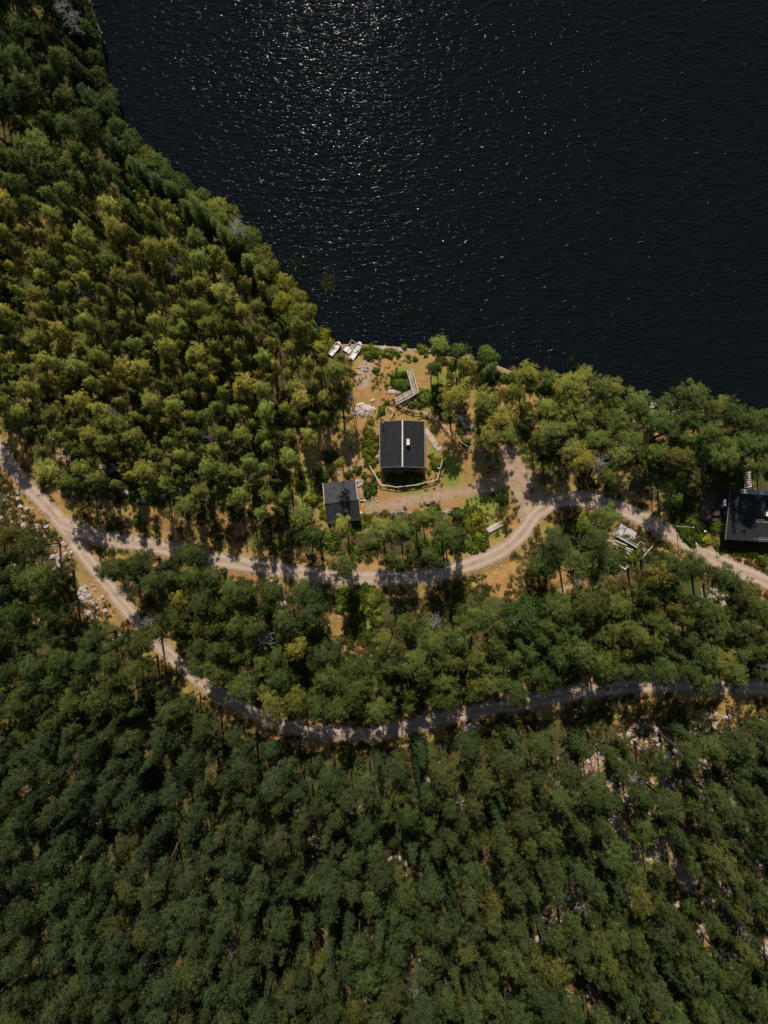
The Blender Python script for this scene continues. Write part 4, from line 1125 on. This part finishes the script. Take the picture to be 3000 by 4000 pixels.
# white pole whose shadow crosses the lane
x, y = W(*Z2(1064,1090)); z = H1(x, y)
pl = empty('lamp_post', (x, y, z), 0, label='tall thin white pole on the grass left of the right-hand house', cat='pole')
b = MB(); b.tube([(0,0,-.2),(0,0,3.5),(0,0,6.7)],[.075,.06,.045],M['white'],10); b.build('pole', pl)
b = MB(); b.cyl((0,0,0),.16,.22,M['greytrim'],14); b.build('base', pl)
b = MB(); b.tube([(0,0,6.7),(0,0,6.78),(0,0,6.86)],[.09,.1,.03],M['white'],10); b.build('cap', pl)
x, y = W(*Z2(1253,1122), .8)
gl = empty('globe_lamp', (x, y, H1(x, y)), 0, label='white globe garden lamp beside the yellow shrub by the right-hand house', cat='lamp')
b = MB(); b.tube([(0,0,0),(0,0,.62)],.03,M['black'],8); b.build('stem', gl)
b = MB(); b.tube([(0,0,.6),(0,0,.66),(0,0,.78),(0,0,.9),(0,0,.98),(0,0,1.0)],[.06,.15,.2,.17,.08,.01],M['white'],14); b.build('globe', gl, smooth=True)
x, y = W(*Z1(1130,1068), .6)
gl = empty('garden_lamp', (x, y, H1(x, y)), 0, label='small white ball lamp inside the rail fence below the cabin', cat='lamp')
b = MB(); b.tube([(0,0,0),(0,0,.5)],.03,M['black'],8); b.build('stem', gl)
b = MB(); b.tube([(0,0,.48),(0,0,.53),(0,0,.62),(0,0,.72),(0,0,.78),(0,0,.79)],[.05,.11,.15,.12,.06,.01],M['white'],12); b.build('globe', gl, smooth=True)
# overhead cable
a0 = W(*Z2(1000,862), 4); a1 = W(*Z2(1420,845), 3)
b = MB(); pp = []
for k in range(9):
    t = k/8; pp.append((a0[0]+(a1[0]-a0[0])*t, a0[1]+(a1[1]-a0[1])*t, 5.0-1.9*t-.5*math.sin(math.pi*t)))
b.tube(pp, .03, M['black'], 5); tag(b.build('overhead_cable'), 'thin black cable running left from the right-hand house roof corner', 'cable')
ax_, ay_ = pp[0][0], pp[0][1]
up_ = empty('utility_pole', (ax_, ay_, H1(ax_, ay_)), 0, label='dark wooden utility pole in the trees carrying the thin cable', cat='pole')
b = MB(); b.tube([(0,0,-.2),(0,0,6)],[.13,.1],M['darkwood'],9); b.build('pole', up_)
b = MB(); b.box((0,0,5.0),(.9,.1,.1),M['darkwood']); b.build('crossarm', up_)

# ------------------------------------------------------------------ fences and walkway
def fence(pts_v, h, label, name='rail_fence', posts=None, rw=.13, mt=None, lower=True, hv=None):
    mt = mt or M['palewood']
    P_ = []
    for v in pts_v:
        x, y = W(v[0], v[1], h if hv is None else hv); P_.append(Vector((x, y, H1(x, y))))
    root = empty(name, P_[0], 0, label=label, cat='fence'); o0 = P_[0].copy()
    for a_, b_ in zip(P_[:-1], P_[1:]):
        a2, b2 = a_-o0, b_-o0; d = (b2-a2).normalized()*.01
        b = MB(); b.bar(a2+d+Vector((0,0,h)), b2-d+Vector((0,0,h)), rw, .05, mt)
        b.build('top_rail', root)
        if lower: b = MB(); b.bar(a2+d+Vector((0,0,h*.5)), b2-d+Vector((0,0,h*.5)), .04, .09, mt); b.build('lower_rail', root)
    for i, p in enumerate(P_):
        b = MB(); q_ = p-o0; b.box((q_.x, q_.y, q_.z+h/2-.05), (.10,.10,h-.02+.1), mt); b.build('post', root)
    for a_, b_ in zip(P_[:-1], P_[1:]):
        n_ = int((b_-a_).length/2.2)
        for k in range(1, n_+1):
            q_ = a_.lerp(b_, k/(n_+1))-o0; b = MB(); b.box((q_.x, q_.y, q_.z+h/2-.05), (.09,.09,h+.05), mt); b.build('post', root)
    return root
fence([Z1(*p) for p in [(635,1050),(712,1183),(825,1203),(967,1187),(1122,1147),(1160,1000)]], .95, 'pale rail fence curving round the lower side of the cabin')
fence([Z1(*p) for p in [(1005,655),(1075,690),(1135,722),(1180,775),(1225,830),(1283,872),(1340,910),(1455,940)]], .95, 'long thin rail fence running down right from above the cabin', mt=M['palewood'], rw=.12)
fence([Z1(*p) for p in [(845,618),(880,632),(930,650),(1000,656)]], .9, 'short dark rail fence just above the cabin under the trees', mt=M['wood'], rw=.1)
fence([Z1(*p) for p in [(762,622),(812,652),(785,700)]], .8, 'short bent rail left of the steps above the cabin', mt=M['palewood'], rw=.1)

def walkway(name, a_, b_, width, z0, z1, label, treads=False):
    a_ = Vector(W(*a_)); b_ = Vector(W(*b_)); L_ = (b_-a_).length
    gz = H1(a_.x, a_.y)
    r_ = empty(name, (a_.x, a_.y, gz), math.atan2(b_.y-a_.y, b_.x-a_.x), label=label, cat='walkway')
    n_ = int(L_/(.32 if treads else .15)); b = MB()
    for k in range(n_):
        xx = (k+.5)*L_/n_; b.box((xx,0,z0+(z1-z0)*xx/L_),(L_/n_-(.05 if treads else .02),width-.14,.04),M['wood'])
    b.build('tread' if treads else 'deck_boards', r_)
    for s_ in (-1, 1):
        b = MB(); b.bar((0,s_*width/2,z0-.03),(L_,s_*width/2,z1-.03),.05,.16,M['wood']); b.build('stringer', r_)
        b = MB(); b.bar((0,s_*(width/2+.05),z0+.85),(L_,s_*(width/2+.05),z1+.85),.09,.05,M['palewood']); b.build('handrail', r_)
        for k in range(max(2, int(L_/1.3)+1)):
            xx = k*L_/max(1, int(L_/1.3)); zz = z0+(z1-z0)*xx/L_
            b = MB(); b.bar((xx,s_*(width/2+.05),-.4),(xx+.001,s_*(width/2+.05),zz+.82),.07,.07,M['wood']); b.build('post', r_)
    return r_
walkway('boardwalk', Z1(920,365), Z1(963,540), .80, .3, .9, 'straight grey boardwalk with handrails leading down towards the lake')
walkway('wooden_steps', Z1(945,530), Z1(822,598), .85, .9, 1.15, 'railed grey steps turning left from the boardwalk towards the cabin', True)

# slab path
sp_ = [Z1(*p) for p in [(1040,800),(1078,860),(1126,922)]]
for (v, l, w_, a, lb) in [(Z1(1049,810), 1.36, .95, -57, 'top pinkish concrete slab against the cabin wall'), (Z1(1083,861), 1.36, .97, -51, 'middle pinkish concrete slab of the path right of the cabin'), (Z1(1120,912), 1.36, .97, -50, 'lowest pinkish concrete slab of the path right of the cabin')]:
    x, y = W(*v); b = MB(); b.box((0,0,.03),(l,w_,.10),M['slab']); o = b.build('paving_slab'); o.location = (x, y, H1(x, y)+.03); o.rotation_euler = (0,0,math.radians(a))
    md = o.modifiers.new('bevel', 'BEVEL'); md.width = .02
    tag(o, lb, 'slab', 'slabs of the path beside the cabin')

# ------------------------------------------------------------------ boats
def boat(v0, v1, beam, label, seats=2, motor=False):
    """v0 stern, v1 bow"""
    a_ = Vector(W(*v0, .4)); b_ = Vector(W(*v1, .4)); L_ = (b_-a_).length; c = (a_+b_)/2
    r_ = empty('rowing_boat', (c.x, c.y, max(-.42, H1(c.x, c.y)+.05)), math.atan2(b_.y-a_.y, b_.x-a_.x), label=label, cat='boat', group='white boats pulled up on the shore')
    ns, nc = 15, 11
    def sect(t, inset):
        x = -L_/2+L_*t
        wv = beam/2*(min(1, (.72+.5*t)) if t < .5 else math.sqrt(max(0, 1-((t-.5)/.5)**2.1)))-inset
        wv = max(.012, wv); top = .52+.16*t*t; keel = .05+.32*max(0, t-.75)**1.2*2.2+inset*.8+(.2 if inset > .03 else 0)
        pts_ = []
        for k in range(nc):
            a = math.pi*k/(nc-1); cx_ = math.cos(a); sn = math.sin(a)
            pts_.append((x-(inset if t > .9 else 0)+(inset if t < .05 else 0), wv*(abs(cx_)**.7)*(1 if cx_ > 0 else -1), top-(top-keel)*(sn**.7)))
        return pts_
    b = MB(); vs = []; fs = []
    for i in range(ns): vs += sect(i/(ns-1)*.985, 0)
    for i in range(ns-1):
        for k in range(nc-1): fs.append((i*nc+k, (i+1)*nc+k, (i+1)*nc+k+1, i*nc+k+1))
    fs.append(tuple(range(nc)))
    b.add(vs, fs, M['white']); b.build('hull', r_, True)
    b = MB(); vs = []; fs = []
    for i in range(ns): vs += sect(i/(ns-1)*.985, .05)
    for i in range(ns-1):
        for k in range(nc-1): fs.append((i*nc+k+1, (i+1)*nc+k+1, (i+1)*nc+k, i*nc+k))
    fs.append(tuple(range(nc))[::-1])
    b.add(vs, fs, M['interior']); b.build('inner_hull', r_, True)
    for s_ in (1, -1):
        b = MB(); b.tube([Vector(sect(i/(ns-1)*.985, 0)[0 if s_ > 0 else -1])+Vector((0,0,.015)) for i in range(ns)], .035, M['white'], 6); b.build('gunwale', r_)
    for k in range(seats):
        t = (.12, .45, .74)[k] if seats == 3 else (.3, .62)[k]; p = sect(t, .06)
        b = MB(); b.box((p[0][0],0,.40),(.2,abs(p[0][1])*2*.94,.035),M['white']); b.build('seat', r_)
    p = sect(.9, .0)
    b = MB(); b.add([(L_*.36,sect(.86,.02)[0][1],sect(.86,0)[0][2]+.005),(L_*.36,-sect(.86,.02)[0][1],sect(.86,0)[0][2]+.005),(L_*.485,0,sect(.985,0)[0][2]+.005)], [(2,0,1)], M['white']); b.build('foredeck', r_)
    if motor:
        b = MB(); b.box((-L_/2-.12,0,.75),(.28,.22,.35),M['black']); m_ = b.build('outboard_motor', r_)
        b = MB(); b.box((-L_/2-.15,0,.3),(.12,.06,.7),M['black']); b.build('motor_leg', m_)
    return r_
boat(Z1(348,250), Z1(420,155), 1.0, 'left white rowing boat lying apart from the others on the shore', 2)
boat(Z1(498,282), Z1(570,155), 1.1, 'larger white boat lying rightmost on the shore', 3)
x, y = W(*Z1(474,210), .3)
dk = empty('small_dinghy', (x, y, max(-.4, H1(x, y))+.12), math.radians(-35), label='small flat pale dinghy squeezed between the two white boats', cat='boat')
b = MB()
vs = [(-.62,-.42,.0),(.55,-.42,0),(.62,.42,0),(-.55,.42,0),(-.7,-.5,.32),(.62,-.5,.32),(.7,.5,.32),(-.62,.5,.32)]
b.add(vs, [(3,2,1,0),(0,1,5,4),(1,2,6,5),(2,3,7,6),(3,0,4,7)], M['white']); b.box((0,0,.12),(1.1,.82,.06),M['interior']); b.build('hull', dk)
b = MB(); b.box((0,0,.3),(.25,.92,.04),M['white']); b.build('seat', dk)
x, y = W(*Z1(503,170), .3)
tr_ = empty('boat_cart', (x, y, max(-.5, H1(x, y))), math.radians(-35), label='dark two-wheeled cart frame behind the white boats', cat='cart')
b = MB()
for s_ in (-1,1): b.bar((s_*.4,-.7,.4),(s_*.4,.7,.4),.05,.05,M['palewood'])
for k in (-.6,0,.6): b.bar((-.4,k,.4),(.4,k,.4),.05,.04,M['palewood'])
b.build('frame', tr_)
for s_ in (-1,1): b = MB(); b.tube([(s_*.46,0,.28),(s_*.54,0,.28)],.26,M['black'],18); b.build('wheel', tr_)

# ------------------------------------------------------------------ yard clutter
def single_(mb, name, v, label, cat, group=None, rz=0, h=0.0, smooth_=False):
    x, y = W(v[0], v[1], h); o = mb.build(name, None, smooth_); o.location = (x, y, H1(x, y)); o.rotation_euler = (0,0,rz); return tag(o, label, cat, group)
x, y = W(*Z1(628,1153), .6)
t_ = empty('round_table', (x, y, H1(x, y)), 0, label='rusty round table on the path between shed and cabin', cat='table')
b = MB(); b.tube([(0,0,.55),(0,0,.57),(0,0,.61),(0,0,.62)],[.38,.42,.42,.39],M['rust'],28); b.build('tabletop', t_)
b = MB(); b.tube([(0,0,0),(0,0,.04),(0,0,.1),(0,0,.55)],[.25,.24,.05,.05],M['rust'],14); b.build('pedestal', t_)
for (v, lb) in [(Z1(1055,1312), 'larger black barrel standing in the gravel yard below the fence'), (Z1(1127,1330), 'smaller dark tub to the right of the black barrel')]:
    x, y = W(*v, .3); s_ = .29 if 'larger' in lb else .25
    t_ = empty('barrel', (x, y, H1(x, y)), 0, label=lb, cat='barrel', group='black tubs in the yard')
    b = MB(); b.tube([(0,0,0),(0,0,.05),(0,0,.3),(0,0,.55),(0,0,.6)],[s_*.85,s_*.9,s_,s_*.95,s_*.92],M['black'],20); b.build('body', t_, True)
    b = MB(); b.tube([(0,0,.6),(0,0,.63)],s_*1.02,M['greytrim' if 'larger' in lb else 'black'],20); b.build('lid', t_)
x, y = W(*Z1(500,918), .7)
t_ = empty('grill', (x, y, H1(x, y)), 0, label='small grey kettle grill on thin legs left of the cabin', cat='grill')
b = MB(); b.tube([(0,0,.5),(0,0,.55),(0,0,.7),(0,0,.8)],[.08,.22,.28,.22],M['black'],18); b.build('kettle', t_, True)
b = MB(); b.tube([(.42,.05,.66),(.42,.05,.69)],.19,M['sheet'],16); b.build('side_tray', t_)
for k in range(3): a = k*2.1; b = MB(); b.tube([(.15*math.cos(a),.15*math.sin(a),.5),(.28*math.cos(a),.28*math.sin(a),0)],.02,M['sheet'],6); b.build('leg', t_)
b = MB(); b.tube([(0,0,0),(0,0,.05),(0,0,.28),(0,0,.3)],[.15,.17,.2,.19],M['black'],18)
single_(b, 'bucket', Z1(516,975), 'black bucket on the ground below the kettle grill', 'bucket')
b = MB(); b.tube([(-.35,-.3,.12),(.2,.35,.12)],[.1,.08],M['white'],10)
single_(b, 'driftwood_log', Z1(728,225), 'short white log standing on the shore rocks', 'log', rz=.4)
# lumber beside the lane
t_ = put('log_pile', Z1(1525,1495), 'neat grey pile of long poles at the grass edge by the lane bend', 'log pile', rz=math.radians(28))
ru2 = random.Random(3)
for k in range(11):
    b = MB(); l = ru2.uniform(1.1, 1.6); yy = -.45+(k % 6)*.17+(.08 if k > 5 else 0); o_x = ru2.uniform(-.2, .2)
    b.tube([(-l+o_x,yy,.1+.15*(k//6)),(l+o_x,yy+ru2.uniform(-.08,.08),.1+.15*(k//6))],[.08,.065],M['palewood'],8); b.build('pole', t_)
t_ = put('brushwood_pile', Z1(1195,1378), 'tangled heap of pale branches below the black barrels', 'brushwood')
for k in range(24):
    a = ru2.uniform(0,3.14); l = ru2.uniform(.4,.95); cx_, cy_ = ru2.gauss(0,.3), ru2.gauss(0,.2); zz = ru2.uniform(.05,.4)
    b = MB(); b.tube([(cx_-l*math.cos(a),cy_-l*.6*math.sin(a),zz),(cx_,cy_,zz+.08),(cx_+l*math.cos(a),cy_+l*.6*math.sin(a),zz-.03)],[.03,.028,.012],M['palewood'],5); b.build('branch', t_)
# things along the shed's right wall
b = MB(); b.tube([(0,-.75,.12),(0,-.4,.16),(0,.4,.16),(0,.75,.12)],[.04,.16,.16,.04],M['orange'],10)
single_(b, 'orange_sled', Z1(584,1358), 'orange sled leaning by the right wall of the shed', 'sled', rz=.05)
for (v, s_, lb) in [(Z1(566,1200),.35,'heap of grey stones at the upper right corner of the shed'),]:
    t_ = put('stone_heap', v, lb, 'stones')
    for k in range(9):
        o = bpy.data.objects.new('stone', ROCKS[k % 7]); COL.objects.link(o); o.parent = t_
        o.location = (ru2.gauss(0,.4), ru2.gauss(0,.55), .12+.12*ru2.random()); q_ = ru2.uniform(.2,.36); o.scale = (q_,q_,q_*.8); o.rotation_euler = (0,0,k)
t_ = put('crate', Z1(577,1290), 'pale wooden crate standing beside the shed wall', 'crate', rz=.1)
b = MB()
for k in range(4): b.box((-.21+k*.14,0,.02),(.12,.5,.03),M['palewood'])
b.build('bottom', t_)
for s_ in (-1,1):
    b = MB()
    for zz in (.08,.22,.36): b.box((s_*.3,0,zz),(.03,.56,.1),M['palewood'])
    b.build('side', t_); b = MB()
    for zz in (.08,.22,.36): b.box((0,s_*.265,zz),(.56,.03,.1),M['palewood'])
    b.build('side', t_)
b = MB(); b.box((0,0,.05),(.7,.22,.06),M['white']); b.box((0,.16,.05),(.66,.04,.04),M['white']); b.box((.2,.0,.14),(.1,.2,.12),M['white'])
single_(b, 'white_trestle', Z1(572,1386), 'white trestle at the lower right corner of the shed', 'trestle')

# lumber heap and demolished sheets by the lane
x, y = W(*Z2(755,1125))
b = MB(); vs = []
Q = [Z2(705,1070), Z2(808,1132), Z2(775,1205), Z2(672,1148)]
Wq = [W(*p) for p in Q]; cz = H1(*Wq[0]); n_ = 22
for j in range(2):
    for i in range(n_+1):
        t = i/n_; a_ = Wq[0] if j == 0 else Wq[3]; b_ = Wq[1] if j == 0 else Wq[2]
        vs.append((a_[0]+(b_[0]-a_[0])*t-x, a_[1]+(b_[1]-a_[1])*t-y, .35+.03*(i % 2)-.15*j))
k_ = len(vs); vs += [(p[0],p[1],p[2]-.03) for p in vs]
fs = [(i+1, i, n_+1+i, n_+2+i) for i in range(n_)]; fs = fs+[tuple(k_+q_ for q_ in f[::-1]) for f in fs]
b.add(vs, fs, M['sheet']); o = b.build('corrugated_sheet'); o.location = (x, y, cz); tag(o, 'pale corrugated metal sheet lying at the lane side above the lumber', 'sheet')
t_ = put('lumber_heap', Z2(730,1240), 'scattered heap of pale planks and posts below the corrugated sheet', 'lumber', rz=math.radians(-30))
def pl_(a_, b_, w_=.12, z=.12, mt='palewood'):
    o0 = Vector(W(*Z2(730,1240))); R_ = Matrix.Rotation(math.radians(30), 2)
    p = R_ @ (Vector(W(*Z2(*a_)))-o0); q_ = R_ @ (Vector(W(*Z2(*b_)))-o0)
    b = MB(); b.bar((p.x,p.y,z),(q_.x,q_.y,z+.03),w_,.06,M[mt]); b.build('plank', t_)
pl_((670,1150),(805,1225),.2,.5,'sheet'); pl_((680,1145),(815,1215),.06,.62)
for k, (a_, b_) in enumerate([((655,1200),(775,1255)),((650,1215),(760,1270)),((665,1180),(740,1212)),((690,1215),(780,1240)),((700,1240),(735,1290)),((660,1320),(730,1365)),((655,1335),(700,1370)),((745,1345),(728,1372)),((670,1295),(700,1330)),((850,1280),(905,1215)),((700,1170),(770,1200)),((720,1275),(745,1255))]):
    pl_(a_, b_, .1+.05*(k % 3), .1+.05*(k % 5), 'palewood' if k % 3 else 'white')
t_ = put('pipe_rack', Z2(825,1200), 'small white pipe frame standing beside the lumber heap', 'frame', rz=0)
b = MB(); b.tube([(-.55,-.2,0),(-.55,-.2,.7),(-.1,.35,.7),(.7,-.1,.7),(.7,-.1,0)],.04,M['white'],8); b.build('pipe', t_)
t_ = put('log_steps', Z2(880,1250), 'row of short pale log steps on the slope right of the lumber', 'steps', rz=math.radians(-35))
for k in range(5): b = MB(); b.tube([(-.1-.03*k,-.0,.06)if False else (-1.0+k*.4,-.4,.06),(-.8+k*.4,.4,.06)],.05,M['palewood'],8); b.build('tread', t_)

# shrubs (single)
SH = []
_r = random.Random(31)
for k in range(26):
    t_ = k/25; SH.append(dict(v=(965+t_*430+_r.uniform(-8, 8), 776+t_*96+_r.uniform(2, 14)+(6 if t_ > .3 else 0)), size=_r.uniform(.6, 1.3), col=(_r.uniform(0,.6), _r.uniform(.7,1.1), .1, 1)))
for k in range(9): SH.append(dict(v=(790+k*19+_r.uniform(-6, 6), 756+_r.uniform(-3, 16)), size=_r.uniform(.3, .7), col=(_r.uniform(.1,.7), 1, 0, 1)))
for (v, s_, col) in [(Z2(1260,1175),1.5,(.8,1.3,0,1)),(Z2(1345,1212),1.1,(.1,1,0,1)),(Z2(1325,1100),1.4,(.1,.9,.1,1)),(Z2(1180,1070),1.0,(.1,.9,0,1)),(Z2(1230,1085),1.1,(.1,.9,0,1)),(Z2(1625,1310),1.6,(.15,1.1,0,1)),(Z2(1450,1265),.9,(.1,.8,.1,1)),
        (Z2(1370,1135),.9,(.0,.9,0,1)),(Z2(470,1060),1.6,(.5,1.2,0,1)),(Z2(400,1090),1.2,(.6,1,0,1)),(Z2(780,1300),1.2,(.3,.9,0,1)),(Z2(820,1260),.9,(.3,.9,0,1)),(Z2(210,1390),1.0,(.6,1,0,1)),
        (Z1(630,250),1.2,(.2,.9,.1,1)),(Z1(960,275),.6,(.1,.9,0,1)),(Z1(680,360),1.0,(.2,1,0,1)),(Z1(1035,560),1.8,(.1,1,0,1)),(Z1(935,612),1.4,(.1,.9,.1,1)),(Z1(765,590),1.0,(.1,1,0,1)),(Z1(720,650),1.5,(.1,1,0,1)),(Z1(990,610),1.2,(.1,.8,.1,1)),
        (Z1(830,460),1.2,(.1,1,0,1)),(Z1(880,480),1.0,(.1,1,0,1)),(Z1(650,930),1.1,(.1,1,0,1)),(Z1(680,870),1.0,(.1,1.1,0,1)),(Z1(690,1010),1.0,(.1,1,0,1)),(Z1(1075,980),.9,(.1,1.2,0,1)),(Z1(1090,1020),.8,(.1,1.1,0,1)),(Z1(1060,1090),.9,(.3,1,0,1)),
        (Z1(700,1110),1.0,(.1,1,0,1)),(Z1(770,1160),.9,(.5,1,0,1)),(Z1(1000,1150),.8,(.6,1,0,1)),(Z1(600,1120),1.1,(.1,.9,0,1)),(Z1(620,1220),1.0,(.1,.9,0,1)),(Z1(540,1080),1.0,(.1,.8,0,1)),(Z1(480,1110),1.2,(.1,.8,.1,1)),(Z1(300,1120),1.6,(.1,.7,.2,1)),
        (Z1(1100,1380),1.4,(.1,1.1,0,1)),(Z1(1320,870),1.1,(.2,1,0,1)),(Z1(1290,800),1.0,(.2,1,0,1)),(Z1(1180,690),1.4,(.1,.9,0,1)),(Z1(1130,660),1.0,(.1,1,0,1)),(Z1(330,150),1.5,(.7,1,0,1)),(Z1(305,100),1.6,(.5,1,0,1)),(Z1(345,190),1.1,(.9,1,0,1)),
        (Z1(590,200),1.0,(.5,1,0,1)),(Z1(650,200),.9,(.4,1,0,1)),(Z1(1400,1420),1.6,(.6,1.1,0,1)),(Z1(1430,1560),1.4,(.3,1.2,0,1)),(Z1(1380,1640),1.4,(.1,1.2,0,1)),(Z1(1340,1460),1.3,(.5,1.1,0,1)),(Z1(230,1290),1.6,(.4,1,0,1)),(Z1(130,1180),1.4,(.8,1.2,0,1)),
        ((1155,1225),1.5,(.1,1.2,0,1)),((1165,1210),1.0,(.1,1.2,0,1)),((295,1125),1.2,(.1,1,0,1)),((1010,1175),1.2,(.1,1.1,0,1)),((985,1165),1.2,(.1,1,0,1)),((600,1175),1.2,(.3,1,0,1)),((875,1245-25),1.1,(.2,1,0,1)),
        (Z5(460,180),1.8,(.1,1,0,1)),(Z5(500,220),1.4,(.1,1,0,1)),(Z5(760,200),1.5,(.1,1,0,1)),(Z5(650,250),1.3,(.1,.9,0,1)),(Z5(750,560),1.6,(.2,1.3,0,1)),(Z5(720,640),1.5,(.2,1.3,0,1)),(Z5(790,700),1.3,(.3,1.2,0,1)),(Z5(540,620),1.2,(.4,1.1,0,1))]:
    SH.append(dict(v=v, size=s_*(.58 if 785 < v[0] < 960 and 860 < v[1] < 1060 else .88), col=(col[0]+.1, col[1]*1.15, 0, 1)))
relabel(SH, 'shrub', lambda t: '%s %s shrub' % ('large' if t['size'] > 1.35 else ('small' if t['size'] < 1 else 'medium'), 'yellowish' if t['col'][0] > .45 else 'green'))
for i, s_ in enumerate(SH):
    x, y = W(*s_['v'], .4); z = H1(x, y)
    if z < -.5: z = -.5
    o = bpy.data.objects.new('shrub', SHRUBS[i % 4]); COL.objects.link(o); o.location = (x, y, z); o.color = s_['col']
    o.rotation_euler = (0,0,i*1.3); q_ = s_['size']; o.scale = (q_*(.8+.45*((i*37)%10)/10), q_*(.75+.5*((i*53)%10)/10), q_*.7); tag(o, s_['label'], 'shrub', 'shrubs of the clearings and lane edges')

# reeds in the shallows
def reed(v, n, R_, label, col):
    c = np.zeros((n, 3)); r_ = np.random.default_rng(n)
    c[:, 0] = r_.normal(0, R_*.5, n); c[:, 1] = r_.normal(0, R_*.8, n)
    V, t1, t2 = blades(c, 5, .08, 1.0, .035, 1.6, None, n)
    o = bpy.data.objects.new('reed_clump', leaf_mesh('reed_clump', V, t1, t2, M['reed'])); COL.objects.link(o)
    x, y = W(*v); o.location = (x, y, -.75); o.color = col; tag(o, label, 'reeds', 'reed clumps in the shallow water')
reed((708,605), 90, 1.3, 'bright green reed clump in the water nearest the left forest', (.5,1.3,0,1))
reed((637,572), 70, 1.3, 'faint reed clump in the water close to the shore pines', (.2,.6,.4,1))
reed((662,578), 30, 1.0, 'sparse reed patch between the faint and bright reed clumps', (.1,.5,.5,1))
reed((765,540), 50, 1.6, 'sparse dark reeds farthest out in the lake', (0,.35,.7,1))
reed((870,680), 45, 1.2, 'dark reed patch in the lake above the clearing', (0,.4,.6,1))
reed((940,660), 30, 1.2, 'small dark reed patch in the lake right of the others', (0,.4,.6,1))
reed((1235,777), 45, .9, 'green reeds at the lake edge above the right shore pines', (.2,.7,.3,1))

# fallen logs
LG = [(Z6(800,840),Z6(930,945),.13),(Z6(1300,965),Z6(1375,1010),.15),(Z6(480,910),Z6(580,945),.08),(Z7(1170,1050),Z7(1430,1062),.08),(Z7(1240,480),Z7(1285,530),.13),(Z3(430,1265),Z3(600,1325),.09),(Z3(680,850),Z3(745,890),.1),
      (Z4(470,890),Z4(555,860),.1),(Z4(505,960),Z4(558,938),.12),(Z4(550,1195),Z4(605,1172),.1),(Z2(1220,1485),Z2(1240,1590),.12),(Z2(1225,1470),Z2(1320,1490),.1),(Z2(1240,1560),Z2(1320,1490),.1),(Z2(1275,1440),Z2(1290,1520),.1),(Z7(890,1130),Z7(915,1220),.08),
      (Z8(355,640),Z8(365,680),.12),(Z4(295,110),Z4(345,200),.07),(Z1(240,280),Z1(255,370),.1),(Z9(500,610),Z9(556,545),.16),(Z9(370,880),Z9(440,800),.14)]
LO = []
for (a_, b_, r_) in LG: LO.append(dict(v=((a_[0]+b_[0])/2, (a_[1]+b_[1])/2), a=a_, b=b_, r=r_))
relabel(LO, 'fallen log', lambda t: 'thick grey log' if t['r'] > .12 else 'thin grey log')
for t in LO:
    a_ = W(*t['a']); b_ = W(*t['b']); za, zb = H1(*a_)+t['r']*.8, H1(*b_)+t['r']*.8
    b = MB(); m_ = ((a_[0]+b_[0])/2, (a_[1]+b_[1])/2)
    b.tube([(a_[0]-m_[0],a_[1]-m_[1],za),(0,0,max((za+zb)/2, H1(*m_)+t['r'])),(b_[0]-m_[0],b_[1]-m_[1],zb)],[t['r'],t['r']*.85,t['r']*.6],M['log'],8)
    for k in range(3):
        f_ = ru2.uniform(-.3,.3); p = Vector(((b_[0]-a_[0])*f_,(b_[1]-a_[1])*f_,(za+zb)/2)); b.tube([p,p+Vector((ru2.uniform(-.4,.4),ru2.uniform(-.4,.4),.25))],[.03,.01],M['log'],4)
    o = b.build('fallen_log', None, True); o.location = (m_[0], m_[1], 0); tag(o, t['label'], 'log', 'fallen logs on the forest floor')
